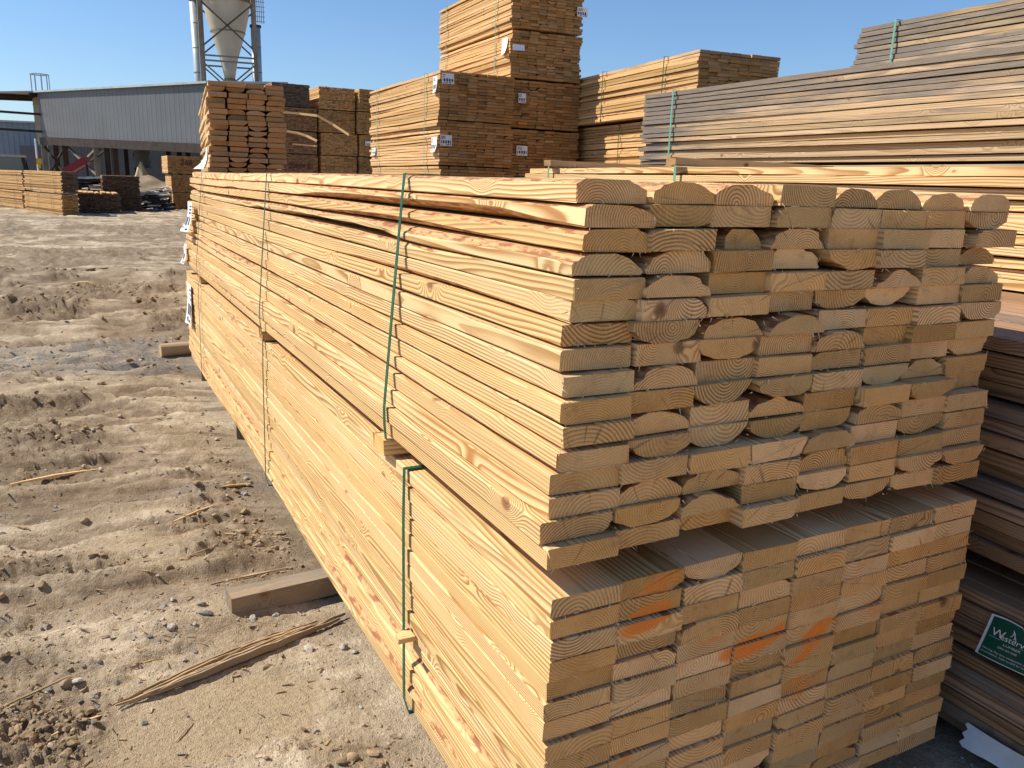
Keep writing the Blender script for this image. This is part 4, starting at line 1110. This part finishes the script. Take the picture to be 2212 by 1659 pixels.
# cone hopper on its frame, with pipes
SC = Vector((8.85, 57.6)); sil = empty('cone_hopper', (SC.x, SC.y, 0)); tag(sil, 'tall cream cone hopper in a steel frame rising above the yard', 'hopper')
def hpart(name, mb, mat, smooth=False):
    o = mb.build(name, mat, None, smooth=smooth); o.parent = sil; o.matrix_parent_inverse = Matrix.Translation((-SC.x, -SC.y, 0)); return o
def sv(a, b, z):                              # hopper axes: a across the view, b away
    return (SC.x + a*.987 + b*.162, SC.y - a*.162 + b*.987, z)
mb = MB(); mb.tube([sv(0, 0, 6.2), sv(0, 0, 7.0), sv(0, 0, 7.75)], [.27, .27, .31], 28); hpart('outlet', mb, M_cone, True)
mb = MB(); mb.tube([sv(0, 0, z) for z in (7.5, 8.1, 8.7, 9.5, 10.4, 11.3, 12.2, 16.5)], [.31, .42, .53, .78, 1.06, 1.29, 1.46, 1.48], 40); hpart('cone', mb, M_cone, True)
for z, r_ in ((7.55, .36), (10.42, 1.09), (12.25, 1.50)):
    mb = MB(); mb.tube([sv(0, 0, z-.05), sv(0, 0, z+.05)], [r_, r_], 36); hpart('ring_band', mb, M_steel2)
mb = MB(); d_v = Vector((SC.x-CP.x, SC.y-CP.y)).normalized(); hc = Vector(sv(0, 0, 8.35)) - Vector((d_v.x, d_v.y, 0))*.50
mb.tube([hc, hc - Vector((d_v.x, d_v.y, -.15))*.06], [.27, .27], 20); hpart('hatch', mb, M_cone)
for a in (-1.62, 1.62):
    for b in (-1.6, 1.6):
        mb = MB(); mb.bar(sv(a, b, 0), sv(a, b, 16.4), .22, .22); hpart('leg', mb, M_steel2)
for b in (-1.6, 1.6):
    for z in ((8.75, 8.45) if b < 0 else (8.5,)):
        mb = MB(); mb.bar(sv(-1.62, b, z), sv(1.62, b, z), .10); hpart('cross_beam', mb, M_steel2)
    mb = MB(); mb.bar(sv(-1.75, b, 12.45), sv(1.75, b, 12.45), .16, .36); hpart('cross_beam', mb, M_steel2)
    for (z0, z1) in ((9.2, 12.0), (5.6, 8.4), (9.2, 12.0)):
        mb = MB(); mb.bar(sv(-1.62, b, z0), sv(1.62, b, z1), .09); hpart('cross_brace', mb, M_steel2)
        mb = MB(); mb.bar(sv(1.62, b+.1, z0), sv(-1.62, b+.1, z1), .09); hpart('cross_brace', mb, M_steel2)
for a in (-1.62, 1.62):
    mb = MB(); mb.bar(sv(a, -1.6, 12.45), sv(a, 1.6, 12.45), .16, .36); hpart('cross_beam', mb, M_steel2)
pipes = []
pi_ = MB(); pi_.tube([sv(-1.80, .7, 0), sv(-1.98, .7, 12.3)], [.30, .30], 22); pipes.append(hpart('pipe', pi_, M_galv, True))
pi_ = MB(); pi_.tube([sv(1.75, .9, 0), sv(1.75, .9, 11.0)], [.31, .31], 22); pipes.append(hpart('pipe', pi_, M_galv, True))
for a, b, zs in ((-1.91, .7, (7.9, 9.4, 10.9)), (1.75, .9, (8.2, 9.8))):
    for z in zs:
        mb = MB(); mb.tube([sv(a, b, z-.03), sv(a, b, z+.03)], [.325, .325], 22); j_ = hpart('joint', mb, M_steel2); j_.parent = pipes[0 if a < 0 else 1]; j_.matrix_parent_inverse = Matrix.Identity(4)
mb = MB(); mb.tube([sv(-1.98, .7, 12.28), sv(-1.98, .7, 12.4)], [.36, .36], 22); j_ = hpart('cap', mb, M_steel); j_.parent = pipes[0]; j_.matrix_parent_inverse = Matrix.Identity(4)
mb = MB(); mb.tube([sv(1.75, .9, 11.0), sv(1.75, .9, 11.15)], [.37, .37], 22); j_ = hpart('cap', mb, M_steel); j_.parent = pipes[1]; j_.matrix_parent_inverse = Matrix.Identity(4)
mb = MB()
for k in range(5): mb.bar(sv(1.75+.13*k, .35, 11.2), sv(1.75+.13*k, .35, 14), .04)
for z in np.arange(11.3, 14, .3): mb.bar(sv(1.7, .34, z), sv(2.35, .34, z), .04)
hpart('ladder', mb, M_galv)

# duct with sawdust cone, sawdust heap, red conveyor, loader, scrap piles
mb = MB(); mb.tube([(3.45, 61.0, 3.9), (3.45, 61.0, 2.72)], [.52, .52], 24); mb.tube([(3.45, 61.0, 2.72), (3.45, 61.0, 2.68)], [.58, .58], 24); mb.tube([(3.45, 61.0, 2.68), (3.45, 61.0, 1.75)], [.45, .60], 24)
tag(mb.build('blower_duct', simple('dull_duct_metal', (0.115, 0.125, 0.125), .5, .2, 2.0), smooth=False), 'vertical grey duct ending above the sawdust heap', 'duct')
def heap(name, lab, cx, cy, rx, ry, h, seed, mat, cat):
    n, m_ = 48, 22; V = []; F = []
    for j in range(m_+1):
        for i in range(n):
            t = 2*math.pi*i/n; q = j/m_; k = 1-q
            nz_ = float(fbm(np.array([3*q*math.cos(t)+seed]), np.array([3*q*math.sin(t)+seed]), 4)[0])-.45
            V.append((cx+rx*q*math.cos(t), cy+ry*q*math.sin(t), max(-.05, h*(k**(1.1 if rx < 2 else .6))*(1+.5*nz_) + (.25*nz_*h if 0 < j < m_ else 0)) if j < m_ else -.06))
    for j in range(m_):
        for i in range(n): F.append((j*n+i, (j+1)*n+i, (j+1)*n+(i+1) % n, j*n+(i+1) % n))
    mb = MB(); mb.add(V, F); return tag(mb.build(name, mat, smooth=True), lab, cat)
heap('sawdust_heap', 'broad tan sawdust heap under the duct', 2.9, 52.0, 4.2, 2.8, 1.15, 3, M_saw, 'heap')
heap('sawdust_cone', 'small bright cone of fresh sawdust right below the duct mouth', 3.1, 57.6, 1.5, 1.0, 1.95, 9, simple('fresh_sawdust', (0.5, 0.40, 0.25), .95, .1, 2), 'heap')
cv = empty('red_conveyor', (-.9, 45.6, 0)); tag(cv, 'slanting red conveyor chute under the raised shed', 'conveyor')
mb = MB(); mb.bar((-.15, 0, 1.35), (.85, -.35, 1.98), .5, .34); o = mb.build('trough', M_red, cv)
mb = MB(); mb.bar((.0, -.27, 1.40), (.35, -.40, 1.62), .04, .07); mb.build('white_stripe', M_white, cv)
mb = MB(); mb.bar((-.1, 0, 0), (-.1, 0, 1.3), .14); mb.build('support', M_steel, cv)
mb = MB(); mb.bar((.8, -.35, 0), (.8, -.35, 1.75), .10); mb.build('support', M_steel, cv)

ld = empty('wheel_loader', (-4.33, 47.0, 0)); ld.scale = (1, 1, .91); tag(ld, 'loader with a dark glazed cab parked behind the left bundles', 'loader')
mb = MB(); mb.box((-1.2, 0, .6), (1.7, 3.2, 1.35)); mb.build('chassis', M_yel, ld)
mb = MB()
for (x, y) in ((0, 0), (1.55, .0), (0, 1.6), (1.55, 1.6)): mb.bar((x, y+.1, 1.3), (x + (.12 if x < 1 else -.12), y+.15, 2.2), .13)
mb.box((-.02, .04, 1.32), (1.6, 1.8, 1.46)); mb.build('cab_frame', M_black, ld)
mb = MB(); mb.box((.06, .12, 1.44), (1.50, 1.72, 2.14)); mb.build('cab_window', M_glass, ld)
mb = MB(); mb.box((-.06, .02, 2.17), (1.54, 1.85, 2.30)); mb.build('cab_roof', M_cabroof, ld)
for (x, y) in ((-.9, .2), (1.4, .2), (-.9, 2.7), (1.4, 2.7)):
    mb = MB(); mb.tube([(x-.2, y, .62), (x+.2, y, .62)], [.62, .62], 24); wh = mb.build('wheel', M_black, ld)
    mb = MB(); mb.tube([(x-.22, y, .62), (x+.22, y, .62)], [.3, .3], 18); mb.build('hub', M_yel, wh)
mb = MB(); mb.bar((.2, -.2, 1.2), (.2, -1.6, .7), .25); mb.bar((1.3, -.2, 1.2), (1.3, -1.6, .7), .25); mb.build('lift_arm', M_yel, ld)
mb = MB(); mb.box((-.2, -1.75, .3), (1.7, -1.6, 1.0)); mb.build('fork_plate', M_black, ld)

yl = empty('lamp_pole', (-2.7, 60.0, 0)); tag(yl, 'thin pale pole with a yellow box beside the shed legs', 'pole')
mb = MB(); mb.tube([(0, 0, 0), (0, 0, 3.3)], .05, 8); mb.build('pole', M_white, yl)
mb = MB(); mb.box((-.05, -.2, 1.75), (.24, .1, 2.1)); mb.box((.0, -.2, 1.5), (.17, .0, 1.73)); mb.build('box', M_yel, yl)

M_sc = [simple('silver_grey_scrap', (0.50, 0.48, 0.46), .8, .3, 4), simple('black_scrap', (0.035, 0.033, 0.032), .8, .3, 4)]
def scrap(lab, cx, cy, lx, ly, h, n, seed):
    r_ = random.Random(seed); mb = MB()
    lay_ = max(3, int(h/.12))
    for j in range(lay_):
        for i in range(n):
            z = .03 + j*h/lay_ + r_.uniform(0, .05); f = 1-.35*j/lay_
            x = cx+r_.uniform(-.5, .5)*lx*f; y = cy+r_.uniform(-.5, .5)*ly
            L_ = r_.uniform(.5, 1.0)*lx*.6; t = r_.uniform(-.35, .35); k = 0 if (j == lay_-1 and r_.random() < .9) or r_.random() < .22 else 1
            mb.bar((x-L_/2*math.cos(t), y-L_/2*math.sin(t), z+r_.uniform(-.05, .05)), (x+L_/2*math.cos(t), y+L_/2*math.sin(t), z+.08+r_.uniform(-.08, .08)), r_.uniform(.12, .3), r_.uniform(.03, .12), mi=k)
    return tag(mb.build('scrap_pile', M_sc), lab, 'scrap pile', 'piles of scrap boards behind the yard')
scrap('scrap pile of grey and black boards left of the tall black bundle', -.35, 34.5, 1.8, 1.2, 1.15, 5, 1)
scrap('scrap pile of grey boards right of the tall black bundle', 1.95, 34.2, 1.2, 1.2, .72, 5, 2)
scrap('scrap pile of silvery boards left of the numbered distant bundle', 2.62, 36.4, 1.3, 1.2, .90, 5, 3)
